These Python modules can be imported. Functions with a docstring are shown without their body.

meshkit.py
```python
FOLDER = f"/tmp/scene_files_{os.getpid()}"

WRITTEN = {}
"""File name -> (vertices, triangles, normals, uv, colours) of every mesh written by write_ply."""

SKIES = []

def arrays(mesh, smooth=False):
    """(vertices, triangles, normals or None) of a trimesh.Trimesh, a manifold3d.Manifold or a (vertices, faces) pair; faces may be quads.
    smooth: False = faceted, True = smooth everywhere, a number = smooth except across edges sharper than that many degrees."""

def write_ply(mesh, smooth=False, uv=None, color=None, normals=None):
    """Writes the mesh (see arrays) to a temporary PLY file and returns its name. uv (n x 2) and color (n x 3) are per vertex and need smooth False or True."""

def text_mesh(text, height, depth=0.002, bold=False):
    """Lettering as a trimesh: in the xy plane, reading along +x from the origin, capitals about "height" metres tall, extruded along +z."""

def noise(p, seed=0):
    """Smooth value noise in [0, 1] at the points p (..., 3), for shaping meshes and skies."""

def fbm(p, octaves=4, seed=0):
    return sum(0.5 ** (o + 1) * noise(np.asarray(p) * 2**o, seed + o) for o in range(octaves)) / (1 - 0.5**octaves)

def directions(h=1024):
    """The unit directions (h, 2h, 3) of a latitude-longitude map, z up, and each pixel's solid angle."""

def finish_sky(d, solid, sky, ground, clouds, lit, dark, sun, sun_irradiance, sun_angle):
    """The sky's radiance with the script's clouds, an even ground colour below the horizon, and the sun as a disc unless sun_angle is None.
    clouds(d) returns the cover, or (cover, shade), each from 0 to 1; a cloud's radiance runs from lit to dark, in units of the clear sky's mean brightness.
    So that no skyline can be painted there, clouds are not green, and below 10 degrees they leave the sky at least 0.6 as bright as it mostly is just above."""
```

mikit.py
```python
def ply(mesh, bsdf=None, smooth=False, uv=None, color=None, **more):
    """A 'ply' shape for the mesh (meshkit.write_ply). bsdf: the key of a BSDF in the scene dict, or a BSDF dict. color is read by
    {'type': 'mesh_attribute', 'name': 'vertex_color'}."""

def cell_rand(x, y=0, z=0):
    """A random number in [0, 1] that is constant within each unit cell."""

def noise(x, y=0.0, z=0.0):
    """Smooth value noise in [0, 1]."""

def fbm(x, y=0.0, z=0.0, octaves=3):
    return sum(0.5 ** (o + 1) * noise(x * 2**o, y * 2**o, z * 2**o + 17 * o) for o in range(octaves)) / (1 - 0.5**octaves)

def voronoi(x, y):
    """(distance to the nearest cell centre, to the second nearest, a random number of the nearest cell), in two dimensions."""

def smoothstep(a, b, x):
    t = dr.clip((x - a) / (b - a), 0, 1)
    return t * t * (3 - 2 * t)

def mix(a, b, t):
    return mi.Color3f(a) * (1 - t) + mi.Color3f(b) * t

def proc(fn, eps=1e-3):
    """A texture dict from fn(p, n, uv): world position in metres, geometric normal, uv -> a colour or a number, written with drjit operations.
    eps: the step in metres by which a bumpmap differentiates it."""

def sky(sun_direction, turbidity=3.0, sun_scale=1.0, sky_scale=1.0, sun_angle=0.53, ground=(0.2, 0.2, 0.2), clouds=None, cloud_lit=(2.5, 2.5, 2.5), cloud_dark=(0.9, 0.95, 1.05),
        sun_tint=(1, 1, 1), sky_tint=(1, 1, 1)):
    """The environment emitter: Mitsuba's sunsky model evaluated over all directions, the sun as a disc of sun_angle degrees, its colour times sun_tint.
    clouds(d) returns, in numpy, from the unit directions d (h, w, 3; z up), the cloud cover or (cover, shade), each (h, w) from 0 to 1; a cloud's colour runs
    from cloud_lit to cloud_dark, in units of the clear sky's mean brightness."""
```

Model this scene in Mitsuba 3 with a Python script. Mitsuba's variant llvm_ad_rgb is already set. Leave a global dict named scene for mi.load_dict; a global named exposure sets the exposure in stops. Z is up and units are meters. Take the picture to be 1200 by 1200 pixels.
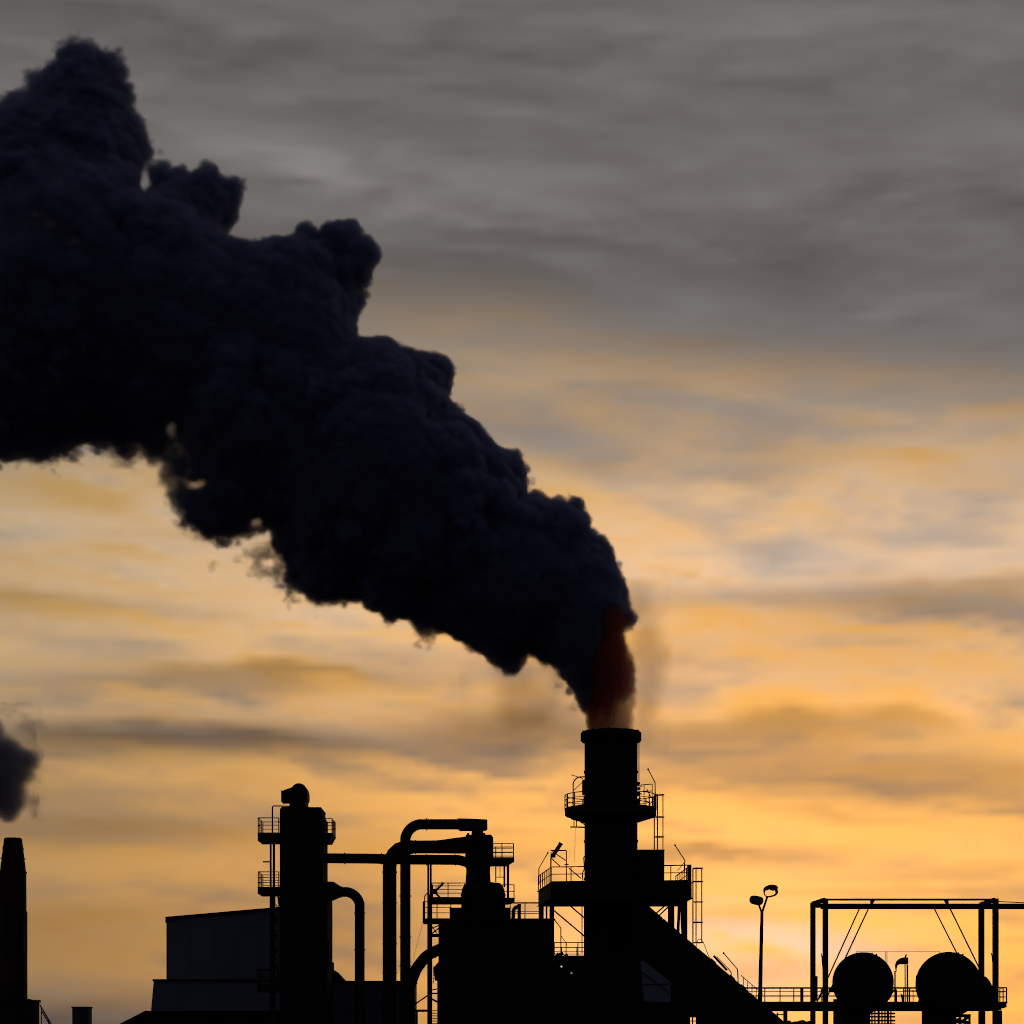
import math, random
import numpy as np, trimesh, mitsuba as mi, manifold3d
import mikit, meshkit
from scipy import ndimage
from mikit import smoothstep, mix, fbm, noise, proc

T = mi.ScalarTransform4f
scene, labels = {}, {}
rng = np.random.default_rng(7)

# ------------------------------------------------------------------ camera: eye height, level, long lens with a rising front
K = 0.0645 / 170.0                    # metres per photo pixel and metre of distance (photo 1200 px wide)
HZ, EYE = 1230.0, 1.7                 # row of the horizon, height of the eye
scene['camera'] = {'type': 'perspective', 'fov_axis': 'x', 'fov': math.degrees(2 * math.atan(600 * K)),
                   'near_clip': 1.0, 'far_clip': 20000.0, 'principal_point_offset_x': 0.0, 'principal_point_offset_y': -(HZ - 600) / 1200.0,
                   'to_world': T().look_at(origin=[0, 0, EYE], target=[0, 100, EYE], up=[0, 0, 1])}

# ------------------------------------------------------------------ sky: low sun veiled by stratus, glow in the west
SUN_AZ, SUN_EL = 6.3, 3.0
SUN = [math.sin(math.radians(SUN_AZ)), math.cos(math.radians(SUN_AZ)), math.tan(math.radians(SUN_EL))]
exposure = 1.45


def sstep(a, b, x):
    t = np.clip((x - a) / (b - a), 0, 1)
    return t * t * (3 - 2 * t)


def clouds(d):
    """Stratus in two layers: a thin veil lit through by the low sun, and grey banks and a high grey deck before it."""
    az = np.degrees(np.arctan2(d[..., 0], d[..., 1]))
    el = np.degrees(np.arcsin(np.clip(d[..., 2], -1, 1)))
    st = np.stack([d[..., 0] * 8, d[..., 1] * 8, el * 0.50], -1)
    warp = meshkit.fbm(st * [0.7, 0.7, 0.5] + 31.0, 3, seed=5) - 0.5
    p = st + warp[..., None] * [0.0, 0.0, 1.8]
    n1 = meshkit.fbm(p * 0.8, 4, seed=1) - 0.5
    n2 = meshkit.fbm(p * [2.2, 2.2, 2.0] + 7.0, 4, seed=2) - 0.5
    n3 = meshkit.fbm(p * [5.0, 5.0, 4.0] + 19.0, 3, seed=3) - 0.5
    # fine long streaks: thin sheets drawn out by the wind, a little tilted
    sp = np.stack([d[..., 0] * 12 + 0.4 * n1, d[..., 1] * 12, el * 2.5 + 5.0 * n1 + 2.2 * n2 + az * 0.22], -1)
    n4 = meshkit.fbm(sp, 4, seed=4) - 0.5
    n5 = np.abs(meshkit.fbm(sp * [1.6, 1.6, 0.8] + 40.0, 3, seed=6) - 0.5) * 2
    calm = 0.45 + 0.55 * sstep(4, 13, el)
    e = el + calm * (1.7 * n1 + 1.0 * n2 + 0.5 * n3) + 0.6 * n4                        # ragged cloud edges
    a = az + 4.0 * n1
    away = np.degrees(np.arccos(np.clip(d @ (np.array(SUN) / np.linalg.norm(SUN)), -1, 1)))

    def bank(px, py, wx, wy, k, tilt=0.0):
        a0 = math.degrees(math.atan((px - 600) * K)); e0 = math.degrees(math.atan((HZ - py) * K * math.cos(math.radians(a0))))
        u, v = (a - a0) / (wx * 0.0212), (e - e0 + tilt * (a - a0)) / (wy * 0.0212)
        return np.clip(k * np.exp(-(np.abs(u) ** 2.6 + np.abs(v) ** 2.4)), 0, 0.97)

    deck = 0.97 * sstep(14.6, 19.4, e + 0.13 * np.clip(a, -6, 14))
    deck = np.maximum(deck, 0.55 * sstep(12.6, 16.0, e + 0.05 * np.clip(a, -6, 14)) * (0.75 + 1.2 * n2))
    deck = np.maximum(deck, 0.97 * sstep(20, 42, away))
    rest = np.ones_like(az)
    for b in ((1130, 705, 200, 40, 0.60), (860, 705, 170, 26, 0.30), (240, 865, 340, 27, 0.86), (610, 860, 110, 26, 0.50), (880, 864, 260, 12, 0.38, 0.01), (960, 785, 330, 60, 0.20), (1010, 905, 320, 38, 0.52, 0.09),
              (230, 808, 260, 15, 0.50), (600, 808, 110, 20, 0.18), (110, 970, 270, 28, 0.50), (100, 925, 260, 16, 0.25), (60, 1105, 420, 70, 0.36), (40, 1195, 420, 42, 0.90), (150, 1010, 480, 180, 0.24), (420, 1090, 140, 90, 0.3),
              (880, 992, 180, 10, 0.50), (1000, 955, 120, 7, 0.25, 0.12), (1080, 1040, 140, 8, 0.25), (1150, 1012, 130, 9, 0.22), (860, 1072, 130, 11, 0.14), (860, 1142, 120, 14, 0.22), (850, 560, 100, 16, 0.30), (690, 545, 70, 20, 0.30),
              (330, 640, 300, 14, 0.10), (60, 722, 200, 14, 0.26), (1000, 640, 150, 8, 0.12)):
        rest = rest * (1 - bank(*b))
    low = 1 - rest
    rest = rest * (1 - np.clip(deck, 0, 0.98))
    streak = np.clip(0.05 + 0.9 * n2 + 0.5 * n3 + 1.0 * n4, 0, 0.5) * sstep(0, 5, away)
    cd = 1 - rest * (1 - streak)
    high = sstep(6.5, 10.5, el) * sstep(20, 14, el)
    veil = 0.03 + 0.22 * high * np.exp(-(away / 28.0) ** 2) + 0.36 * np.exp(-((az - SUN_AZ + 0.8) / 4.0) ** 2 - ((el - 2.3) / 1.1) ** 2)
    cl = np.clip(veil * (1 + 2.0 * n1 + 1.6 * n2 + 1.0 * n3 + 2.2 * n4 + 0.9 * (0.3 - n5)), 0, 0.85) * sstep(70, 25, away)
    ld = 0.136 + 0.08 * n1 + 0.12 * n2 + 0.06 * n3 + 0.09 * n4     # how much light comes through the grey
    ld = ld + bank(400, 192, 140, 18, 0.10, 0.20) + bank(1120, 185, 200, 30, 0.03) + bank(950, 30, 200, 40, 0.02) - bank(800, 300, 700, 52, 0.034) - bank(350, 100, 200, 50, 0.012)
    ld = ld - 0.085 * sstep(14.5, 11.5, e) * sstep(60, 30, away)
    ld = np.clip(ld, 0.0, 1) * (1 - 0.85 * sstep(24, 75, away))
    cover = 1 - (1 - cl) * (1 - cd)
    lit = (cl * (1 - cd) + ld * cd) / np.maximum(cover, 1e-6)
    return np.clip(cover, 0, 1), np.clip(1 - lit, 0, 1)


scene['sky_light'] = mikit.sky(SUN, turbidity=7.0, sun_scale=0.0, sky_scale=1.0, sun_angle=0.53, ground=(0.12, 0.11, 0.10), clouds=clouds,
                               cloud_lit=(11.6, 11.0, 10.6), cloud_dark=(0.48, 0.43, 0.47), sky_tint=(1.0, 1.06, 1.0))

# ------------------------------------------------------------------ materials
def lin(*c):
    return {'type': 'rgb', 'value': list(c)}


def worn(c1, c2, f=1.3, streak=4.0):
    def fn(p, n, uv):
        t = fbm(p.x * f, p.y * f, p.z * f / streak, 4)
        return mix(c1, c2, smoothstep(0.35, 0.7, t))
    return proc(fn)


def cladding(p, n, uv):
    base = mix((0.12, 0.14, 0.26), (0.14, 0.16, 0.29), smoothstep(0.3, 0.7, fbm(p.x * 0.8, p.y * 0.8, p.z * 0.12, 4)))
    return base


def rib(p, n, uv):
    import drjit as dr
    u = (p.x + p.y) / 0.30
    f = dr.abs(u - dr.floor(u) - 0.5)
    return smoothstep(0.18, 0.30, f) * 0.035


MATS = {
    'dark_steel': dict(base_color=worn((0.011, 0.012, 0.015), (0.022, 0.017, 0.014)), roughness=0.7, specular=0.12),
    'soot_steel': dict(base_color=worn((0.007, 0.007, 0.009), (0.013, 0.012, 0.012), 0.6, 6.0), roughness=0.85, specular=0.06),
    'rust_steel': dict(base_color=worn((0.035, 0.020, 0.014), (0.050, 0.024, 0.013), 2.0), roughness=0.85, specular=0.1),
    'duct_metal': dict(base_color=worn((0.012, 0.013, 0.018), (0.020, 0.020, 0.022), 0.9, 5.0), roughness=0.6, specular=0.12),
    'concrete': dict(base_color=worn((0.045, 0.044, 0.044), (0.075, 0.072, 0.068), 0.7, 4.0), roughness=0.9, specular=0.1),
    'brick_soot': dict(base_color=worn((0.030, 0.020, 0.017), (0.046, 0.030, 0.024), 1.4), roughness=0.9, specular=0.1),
    'lamp_shell': dict(base_color=lin(0.05, 0.05, 0.055), roughness=0.45, specular=0.4),
    'cloth': dict(base_color=lin(0.12, 0.04, 0.03), roughness=0.9, specular=0.05),
    'yard': dict(base_color=worn((0.06, 0.057, 0.053), (0.10, 0.095, 0.088), 0.25, 1.0), roughness=0.95, specular=0.1),
}
for _k, _v in MATS.items():
    scene['mat_' + _k] = {'type': 'twosided', 'bsdf': {'type': 'principled', **_v}}
scene['mat_cladding'] = {'type': 'twosided', 'bsdf': {'type': 'bumpmap', 'scale': 1.0, 'tex': proc(rib, 0.01),
                         'bsdf': {'type': 'principled', 'base_color': proc(cladding), 'roughness': 0.6, 'specular': 0.25}}}
scene['mat_glass'] = {'type': 'thindielectric'}

# ------------------------------------------------------------------ mesh helpers
class At:
    """Metres at the distance y from photo columns and rows."""
    def __init__(s, y): s.y, s.k = y, K * y
    def x(s, px): return (px - 600.0) * s.k
    def z(s, py): return EYE + (HZ - py) * s.k
    def p(s, px, py, dy=0.0): return np.array([s.x(px), s.y + dy, s.z(py)])


cat = trimesh.util.concatenate


def box(x0, x1, y0, y1, z0, z1):
    m = trimesh.creation.box([abs(x1 - x0), abs(y1 - y0), abs(z1 - z0)])
    m.apply_translation([(x0 + x1) / 2, (y0 + y1) / 2, (z0 + z1) / 2])
    return m


def bar(p, q, w, d=None, up=(0, 1, 0)):
    """A bar of section w x d from p to q."""
    p, q = np.asarray(p, float), np.asarray(q, float)
    L = np.linalg.norm(q - p); z = (q - p) / L
    up = np.asarray(up, float)
    if abs(z @ up) > 0.95: up = np.array([1.0, 0, 0])
    x = np.cross(up, z); x /= np.linalg.norm(x); y = np.cross(z, x)
    m = trimesh.creation.box([w, d or w, L])
    M = np.eye(4); M[:3, 0], M[:3, 1], M[:3, 2], M[:3, 3] = x, y, z, (p + q) / 2
    m.apply_transform(M)
    return m


def ibeam(p, q, w, d, t=0.03):
    """A steel I section: two flanges and a web."""
    p, q = np.asarray(p, float), np.asarray(q, float)
    z = (q - p) / np.linalg.norm(q - p)
    up = np.array([0, 1.0, 0]) if abs(z[1]) < 0.95 else np.array([1.0, 0, 0])
    x = np.cross(up, z); x /= np.linalg.norm(x)
    o = x * (w / 2 - t / 2)
    return cat([bar(p + o, q + o, t, d), bar(p - o, q - o, t, d), bar(p, q, w - 2 * t, t)])


def tube(points, r, sides=14, cap=True):
    """A tube along a polyline; r one radius or one per point."""
    P = np.asarray(points, float); n = len(P)
    r = np.broadcast_to(r, (n,)).astype(float)
    t = np.gradient(P, axis=0)
    d = np.diff(P, axis=0); d /= np.linalg.norm(d, axis=1, keepdims=True)
    t = np.vstack([d[:1], (d[:-1] + d[1:]), d[-1:]]); t /= np.linalg.norm(t, axis=1, keepdims=True)
    a = np.cross(t[0], [0, 0, 1.0] if abs(t[0][2]) < 0.9 else [0, 1.0, 0]); a /= np.linalg.norm(a)
    V = []
    ang = np.arange(sides) * 2 * np.pi / sides
    for i in range(n):
        a = a - (a @ t[i]) * t[i]; a /= np.linalg.norm(a)
        b = np.cross(t[i], a)
        c = 1.0
        if 0 < i < n - 1: c = 1 / max(0.5, float(t[i] @ d[i]))
        V.append(P[i] + r[i] * (np.cos(ang)[:, None] * a + np.sin(ang)[:, None] * b) * (1.0 if c < 1.02 else 1 + (c - 1) * 0.5))
    V = np.vstack(V); F = []
    for i in range(n - 1):
        for j in range(sides):
            k = (j + 1) % sides
            F += [[i * sides + j, i * sides + k, (i + 1) * sides + k], [i * sides + j, (i + 1) * sides + k, (i + 1) * sides + j]]
    if cap:
        V = np.vstack([V, P[:1], P[-1:]])
        for j in range(sides):
            k = (j + 1) % sides
            F += [[n * sides, k, j], [n * sides + 1, (n - 1) * sides + j, (n - 1) * sides + k]]
    return trimesh.Trimesh(V, F, process=False)


def bend(points, rad, steps=7):
    """The polyline with its corners rounded."""
    P = [np.asarray(p, float) for p in points]; out = [P[0]]
    for a, b, c in zip(P, P[1:], P[2:]):
        u, v = a - b, c - b
        lu, lv = np.linalg.norm(u), np.linalg.norm(v); u /= lu; v /= lv
        ang = math.acos(np.clip(u @ v, -1, 1))
        k = min(rad / math.tan(ang / 2), lu * 0.49, lv * 0.49)
        s, e = b + u * k, b + v * k
        for i in range(steps + 1):
            w = i / steps
            out.append((1 - w) ** 2 * s + 2 * w * (1 - w) * (b * 0.62 + (s + e) * 0.19) + w * w * e)
    return out + [P[-1]]


def lathe(prof, cx, cy, n=48):
    """A body of revolution about the upright axis at (cx, cy); prof: (radius, z)."""
    m = trimesh.creation.revolve(np.array(prof, float), sections=n)
    m.apply_translation([cx, cy, 0])
    return m


def prism(poly, y0, y1):
    """The x-z polygon extruded from y0 to y1."""
    from shapely.geometry import Polygon
    m = trimesh.creation.extrude_polygon(Polygon(poly), abs(y1 - y0), engine='earcut')
    v = m.vertices.copy()
    m.vertices = np.c_[v[:, 0], min(y0, y1) + v[:, 2], v[:, 1]]
    m.invert()
    return m


def slab(poly, z0, z1):
    """The x-y polygon extruded from z0 to z1."""
    from shapely.geometry import Polygon
    m = trimesh.creation.extrude_polygon(Polygon(poly), z1 - z0, engine='earcut')
    m.apply_translation([0, 0, z0])
    return m


def flange(p, q, r, w=0.08):
    """A pipe flange at p facing q."""
    p, q = np.asarray(p, float), np.asarray(q, float)
    d = (q - p) / np.linalg.norm(q - p)
    return tube([p - d * w / 2, p + d * w / 2], r, 20)


USED = set()


def fresh(k):
    if k not in USED:
        USED.add(k); return k
    i = 1
    while f'{k}_{i:03d}' in USED: i += 1
    USED.add(f'{k}_{i:03d}'); return f'{k}_{i:03d}'


class Thing:
    def __init__(s, name, label, category, group=None, kind=None):
        s.key = fresh(name); s.lab(s.key, label, category, group, kind)
    @staticmethod
    def lab(key, label=None, category=None, group=None, kind=None):
        labels[key] = {k: v for k, v in dict(label=label, category=category, group=group, kind=kind).items() if v}
    def part(s, name, mesh, mat='dark_steel', smooth=False, parent=None, label=None, kind=None):
        if isinstance(mesh, (list, tuple)): mesh = cat(mesh)
        key = fresh((parent or s.key) + '__' + name)
        scene[key] = mikit.ply(mesh, 'mat_' + mat, smooth=smooth)
        if label or kind: s.lab(key, label, kind=kind)
        return key
    def sub(s, name):
        return fresh(s.key + '__' + name)
    def whole(s, mesh, mat='dark_steel', smooth=False):
        if isinstance(mesh, (list, tuple)): mesh = cat(mesh)
        scene[s.key] = mikit.ply(mesh, 'mat_' + mat, smooth=smooth)
        return s


def railing(t, pts, h=1.08, gap=1.15, mids=(0.5,), r=0.03, toe=0.0, mat='dark_steel', closed=False, name='railing'):
    """A guard rail along the deck edge pts: each post and each run of rail its own sub-part."""
    key = t.sub(name)
    P = [np.asarray(p, float) for p in pts]
    if closed: P = P + [P[0]]
    for i, (a, b) in enumerate(zip(P, P[1:])):
        n = max(1, int(round(np.linalg.norm(b - a) / gap)))
        for j in range(n + (i == len(P) - 2 and not closed)):
            q = a + (b - a) * j / n
            t.part('post', bar(q, q + [0, 0, h], 2 * r), mat, parent=key)
    for f in (1.0,) + tuple(mids):
        t.part('rail', tube([p + [0, 0, h * f] for p in P], r * (1.0 if f == 1 else 0.8), 6), mat, True, parent=key)
    if toe:
        t.part('toe_board', [bar(a + [0, 0, toe / 2], b + [0, 0, toe / 2], 0.02, toe, (0, 0, 1)) if False else
                             bar(a + [0, 0, toe / 2], b + [0, 0, toe / 2], toe, 0.02, np.cross(b - a, [0, 0, 1.0])) for a, b in zip(P, P[1:])], mat, parent=key)
    return key


def ladder(t, x, y, z0, z1, w=0.42, cage=True, side=1, name='ladder', rungs=0.3, zc=None):
    """A ladder seen from its edge with a safety cage of hoops and straps to the side."""
    key = t.sub(name)
    for yy in (y - w / 2, y + w / 2):
        t.part('stile', box(x - 0.03, x + 0.03, yy - 0.02, yy + 0.02, z0, z1), 'dark_steel', parent=key)
    z = z0 + 0.2
    while z < z1 - 0.1:
        t.part('rung', box(x - 0.014, x + 0.014, y - w / 2, y + w / 2, z - 0.014, z + 0.014), 'dark_steel', parent=key)
        z += rungs
    if cage:
        R = 0.36
        c = np.array([x + side * R, y])
        hoop = [(c[0] + side * (R * math.cos(u) * 1.05), c[1] + R * math.sin(u)) for u in np.linspace(-2.7, 2.7, 15)]
        zz = np.arange(zc or z0 + 0.3, z1 + 0.01, 1.5)
        zz = np.append(zz[:-1] if len(zz) > 1 and z1 - zz[-1] < 0.7 else zz, z1)
        for z in zz:
            t.part('hoop', tube([(a, b, z) for a, b in hoop], 0.035, 5), 'dark_steel', parent=key)
        for u in (-1.9, -0.7, 0.7, 1.9):
            a, b = c[0] + side * R * math.cos(u) * 1.05, c[1] + R * math.sin(u)
            t.part('strap', box(a - 0.02, a + 0.02, b - 0.02, b + 0.02, zz[0], z1), 'dark_steel', parent=key)
    return key


# ------------------------------------------------------------------ setting: the works yard
g = trimesh.creation.box([12000, 12000, 2.0]); g.apply_translation([0, 4000, -1.0])
scene['ground'] = mikit.ply(g, 'mat_yard'); labels['ground'] = dict(label='flat concrete and gravel yard of the works', kind='structure')

# ---- main chimney
A = At(170.0); ck = A.k
cx, cy = A.x(716), 170.0
c = Thing('factory_chimney', 'wide black chimney with a flanged rim and ring platform, pouring out the big plume', 'chimney')
R0 = 31.0 * ck
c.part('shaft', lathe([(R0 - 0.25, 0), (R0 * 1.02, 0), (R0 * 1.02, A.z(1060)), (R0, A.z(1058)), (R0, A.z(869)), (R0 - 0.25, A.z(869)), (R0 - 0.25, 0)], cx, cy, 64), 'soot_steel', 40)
for py in (905, 986, 1030):
    c.part('stiffener_ring', lathe([(R0 - 0.01, A.z(py + 1)), (R0 + 0.05, A.z(py + 1)), (R0 + 0.05, A.z(py - 1)), (R0 - 0.01, A.z(py - 1)), (R0 - 0.01, A.z(py + 1))], cx, cy, 64), 'soot_steel', 40)
r1 = 35.5 * ck
c.part('rim', lathe([(R0 - 0.3, A.z(870)), (R0 + 0.02, A.z(870)), (r1 - 0.08, A.z(869.4)), (r1, A.z(868)), (r1, A.z(859.2)), (r1 - 0.1, A.z(857.8)), (R0 - 0.2, A.z(857.2)), (R0 - 0.3, A.z(858)), (R0 - 0.3, A.z(870))], cx, cy, 64), 'soot_steel', 40)
for i in range(10):
    u = i * 2 * math.pi / 10 + 0.21
    c.part('lug', box(cx + (r1 - 0.12) * math.cos(u) - 0.06, cx + (r1 - 0.12) * math.cos(u) + 0.06, cy + (r1 - 0.12) * math.sin(u) - 0.06, cy + (r1 - 0.12) * math.sin(u) + 0.06, A.z(858.5), A.z(857)), 'soot_steel')
for px in (745.6, 748.2):
    c.part('conduit', box(A.x(px) - 0.03, A.x(px) + 0.03, cy - 0.6, cy - 0.54, A.z(916), A.z(869)), 'dark_steel')
# ring platform, wider to the right where the ladder lands
rp = 54.0 * ck
ring = [(cx + rp * math.cos(u) * (1.0 if math.cos(u) < 0.3 else 1 - 0.02), cy + rp * math.sin(u)) for u in np.arange(20) * 2 * math.pi / 20]
hole = [(cx + (R0 + 0.01) * math.cos(u), cy + (R0 + 0.01) * math.sin(u)) for u in np.arange(32) * 2 * math.pi / 32]
from shapely.geometry import Polygon
def annulus(outer, inner, z0, z1):
    m = trimesh.creation.extrude_polygon(Polygon(outer, [inner]), z1 - z0, engine='earcut'); m.apply_translation([0, 0, z0]); return m
pk = c.sub('ring_platform')
c.part('deck', annulus(ring, hole, A.z(956), A.z(949.5)), 'dark_steel', parent=pk)
for i in range(12):
    u = i * 2 * math.pi / 12 + 0.02
    a, b = np.array([cx + (R0 + 0.02) * math.cos(u), cy + (R0 + 0.02) * math.sin(u)]), np.array([cx + (rp - 0.1) * math.cos(u), cy + (rp - 0.1) * math.sin(u)])
    n = np.array([-math.sin(u), math.cos(u)]) * 0.05
    v = [[*(a + s * n), z] for s in (-1, 1) for z in (A.z(956.2), A.z(964))] + [[*(b + s * n), z] for s in (-1, 1) for z in (A.z(956.2), A.z(957.6))]
    c.part('bracket', trimesh.convex.convex_hull(np.array(v)), 'dark_steel', parent=pk)
railing(c, [(x, y, A.z(949.5)) for x, y in ring], h=1.12, gap=1.15, mids=(0.36, 0.68), r=0.036, toe=0.14, closed=True, name='ring_railing')
ladder(c, A.x(766.5), cy - 0.3, A.z(998), A.z(932), cage=True, side=1, name='upper_ladder', zc=A.z(1004.5))
# curved davit and small hanging frame on the left
dv = A.y - 0.5
c.part('davit', tube(bend([(A.x(671.5), dv, A.z(950)), (A.x(671.5), dv, A.z(912)), (A.x(686), dv, A.z(911))], 0.95), 0.045, 8), 'dark_steel', True)
c.part('davit_arm', bar([A.x(669), dv - 0.1, A.z(909)], [A.x(683), dv - 0.1, A.z(913.5)], 0.05), 'dark_steel')
c.part('davit_stay', bar([A.x(672), dv, A.z(927)], [A.x(683), dv, A.z(917)], 0.05), 'dark_steel')
c.part('hanging_frame', [bar(A.p(672.4, 957, -0.6), A.p(672.4, 970, -0.6), 0.07), bar(A.p(675.2, 957, -0.6), A.p(675.2, 970, -0.6), 0.07), bar(A.p(668, 970, -0.6), A.p(686, 970.4, -0.6), 0.1),
                         bar(A.p(677, 962, -0.6), A.p(686, 968, -0.6), 0.08)], 'dark_steel')
c.part('hanging_cable', bar(A.p(673.8, 970, -0.6), A.p(673.3, 1011, -0.6), 0.022), 'dark_steel')
c.part('gauge_box', [box(A.x(682), A.x(686), cy - 0.7, cy - 0.2, A.z(932), A.z(915)), box(A.x(683.5), A.x(686), cy - 0.75, cy - 0.3, A.z(944), A.z(934))], 'dark_steel')
vk = c.sub('valve_cluster')
for px, py, w in ((747.5, 919, 2.4), (748.3, 925, 2.0), (747.4, 931, 2.6), (749, 936.5, 1.6), (747.3, 941, 2.3), (746.6, 947, 2.6)):
    m = trimesh.creation.icosphere(2, w * ck); m.apply_scale([1, 1, 0.9]); m.apply_translation(A.p(px, py, -0.5)); c.part('valve', m, 'dark_steel', True, parent=vk)
for py in (921, 930, 938):
    c.part('branch_pipe', bar(A.p(746, py, -0.5), A.p(752, py + 1.5, -0.5), 0.07), 'dark_steel', parent=vk)
fk = c.sub('access_frame')
for a, b in (((750, 921.5), (763.5, 920.5)), ((763.5, 920.5), (763.5, 950)), ((750, 929), (763.5, 928.5)), ((754, 922), (754, 950)), ((757, 926), (762, 936)), ((755, 939), (762, 944)), ((760, 930), (760.5, 950))):
    c.part('frame_bar', bar(A.p(*a, -0.9), A.p(*b, -0.9), 0.06), 'dark_steel', parent=fk)
# square flue box on the right and its roof
c.part('flue_box', box(A.x(744), A.x(777), 168.6, 171.6, A.z(1040), A.z(999.5)), 'soot_steel')
c.part('flue_box_lip', box(A.x(744), A.x(777.4), 168.55, 171.65, A.z(999.5), A.z(997.6)), 'soot_steel')

# ---- the steel platform that rings the chimney lower down
s = Thing('steel_platform', 'deep black steel platform on columns around the chimney, below the flue box', 'platform')
pl = [(A.x(645), 166.2), (A.x(646), 165.8), (A.x(803), 164.6), (A.x(804.5), 165.2), (At(175).x(792), 175.0), (At(175).x(631), 175.0)]
z1, z0 = A.z(1037.5), A.z(1057.5)
Z1 = lambda y: z1
s.part('deck', annulus(pl, [(cx + (R0 + 0.15) * math.cos(u), cy + (R0 + 0.15) * math.sin(u)) for u in np.arange(32) * 2 * math.pi / 32], z1 - 0.12, z1), 'dark_steel')
edge = pl + [pl[0]]
for a, b in zip(edge, edge[1:]):
    if math.hypot(b[0] - a[0], b[1] - a[1]) > 1:
        a3, b3 = np.array([*a, (z1 - 0.12 + z0) / 2]), np.array([*b, (z1 - 0.12 + z0) / 2])
        s.part('edge_beam', ibeam(a3, b3, z1 - 0.12 - z0, 0.3), 'dark_steel')
for px in (668, 700, 735, 770):
    s.part('cross_beam', ibeam([A.x(px), 166.5, (z0 + z1) / 2 - 0.05], [A.x(px) - 0.3, 174.6, (z0 + z1) / 2 - 0.05], z1 - z0 - 0.3, 0.2), 'dark_steel')
rail_pts = [(*pl[5], z1), (*pl[0], z1), (*pl[2], z1), (*pl[4], z1)]
railing(s, rail_pts, h=1.08, gap=1.5, mids=(0.5,), r=0.036)
for px, y, w, d, pb in ((634.2, 174.6, 0.40, 0.4, 1081), (646.6, 166.4, 0.34, 0.4, 1256), (640.5, 171.0, 0.12, 0.2, 1081), (786.5, 174.4, 0.46, 0.4, 1256), (802, 165.3, 0.40, 0.4, 1256)):
    B = At(y); s.part('column', ibeam([B.x(px), y, 0 if pb > 1200 else B.z(pb)], [B.x(px), y, z0], w, d), 'dark_steel')
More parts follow.
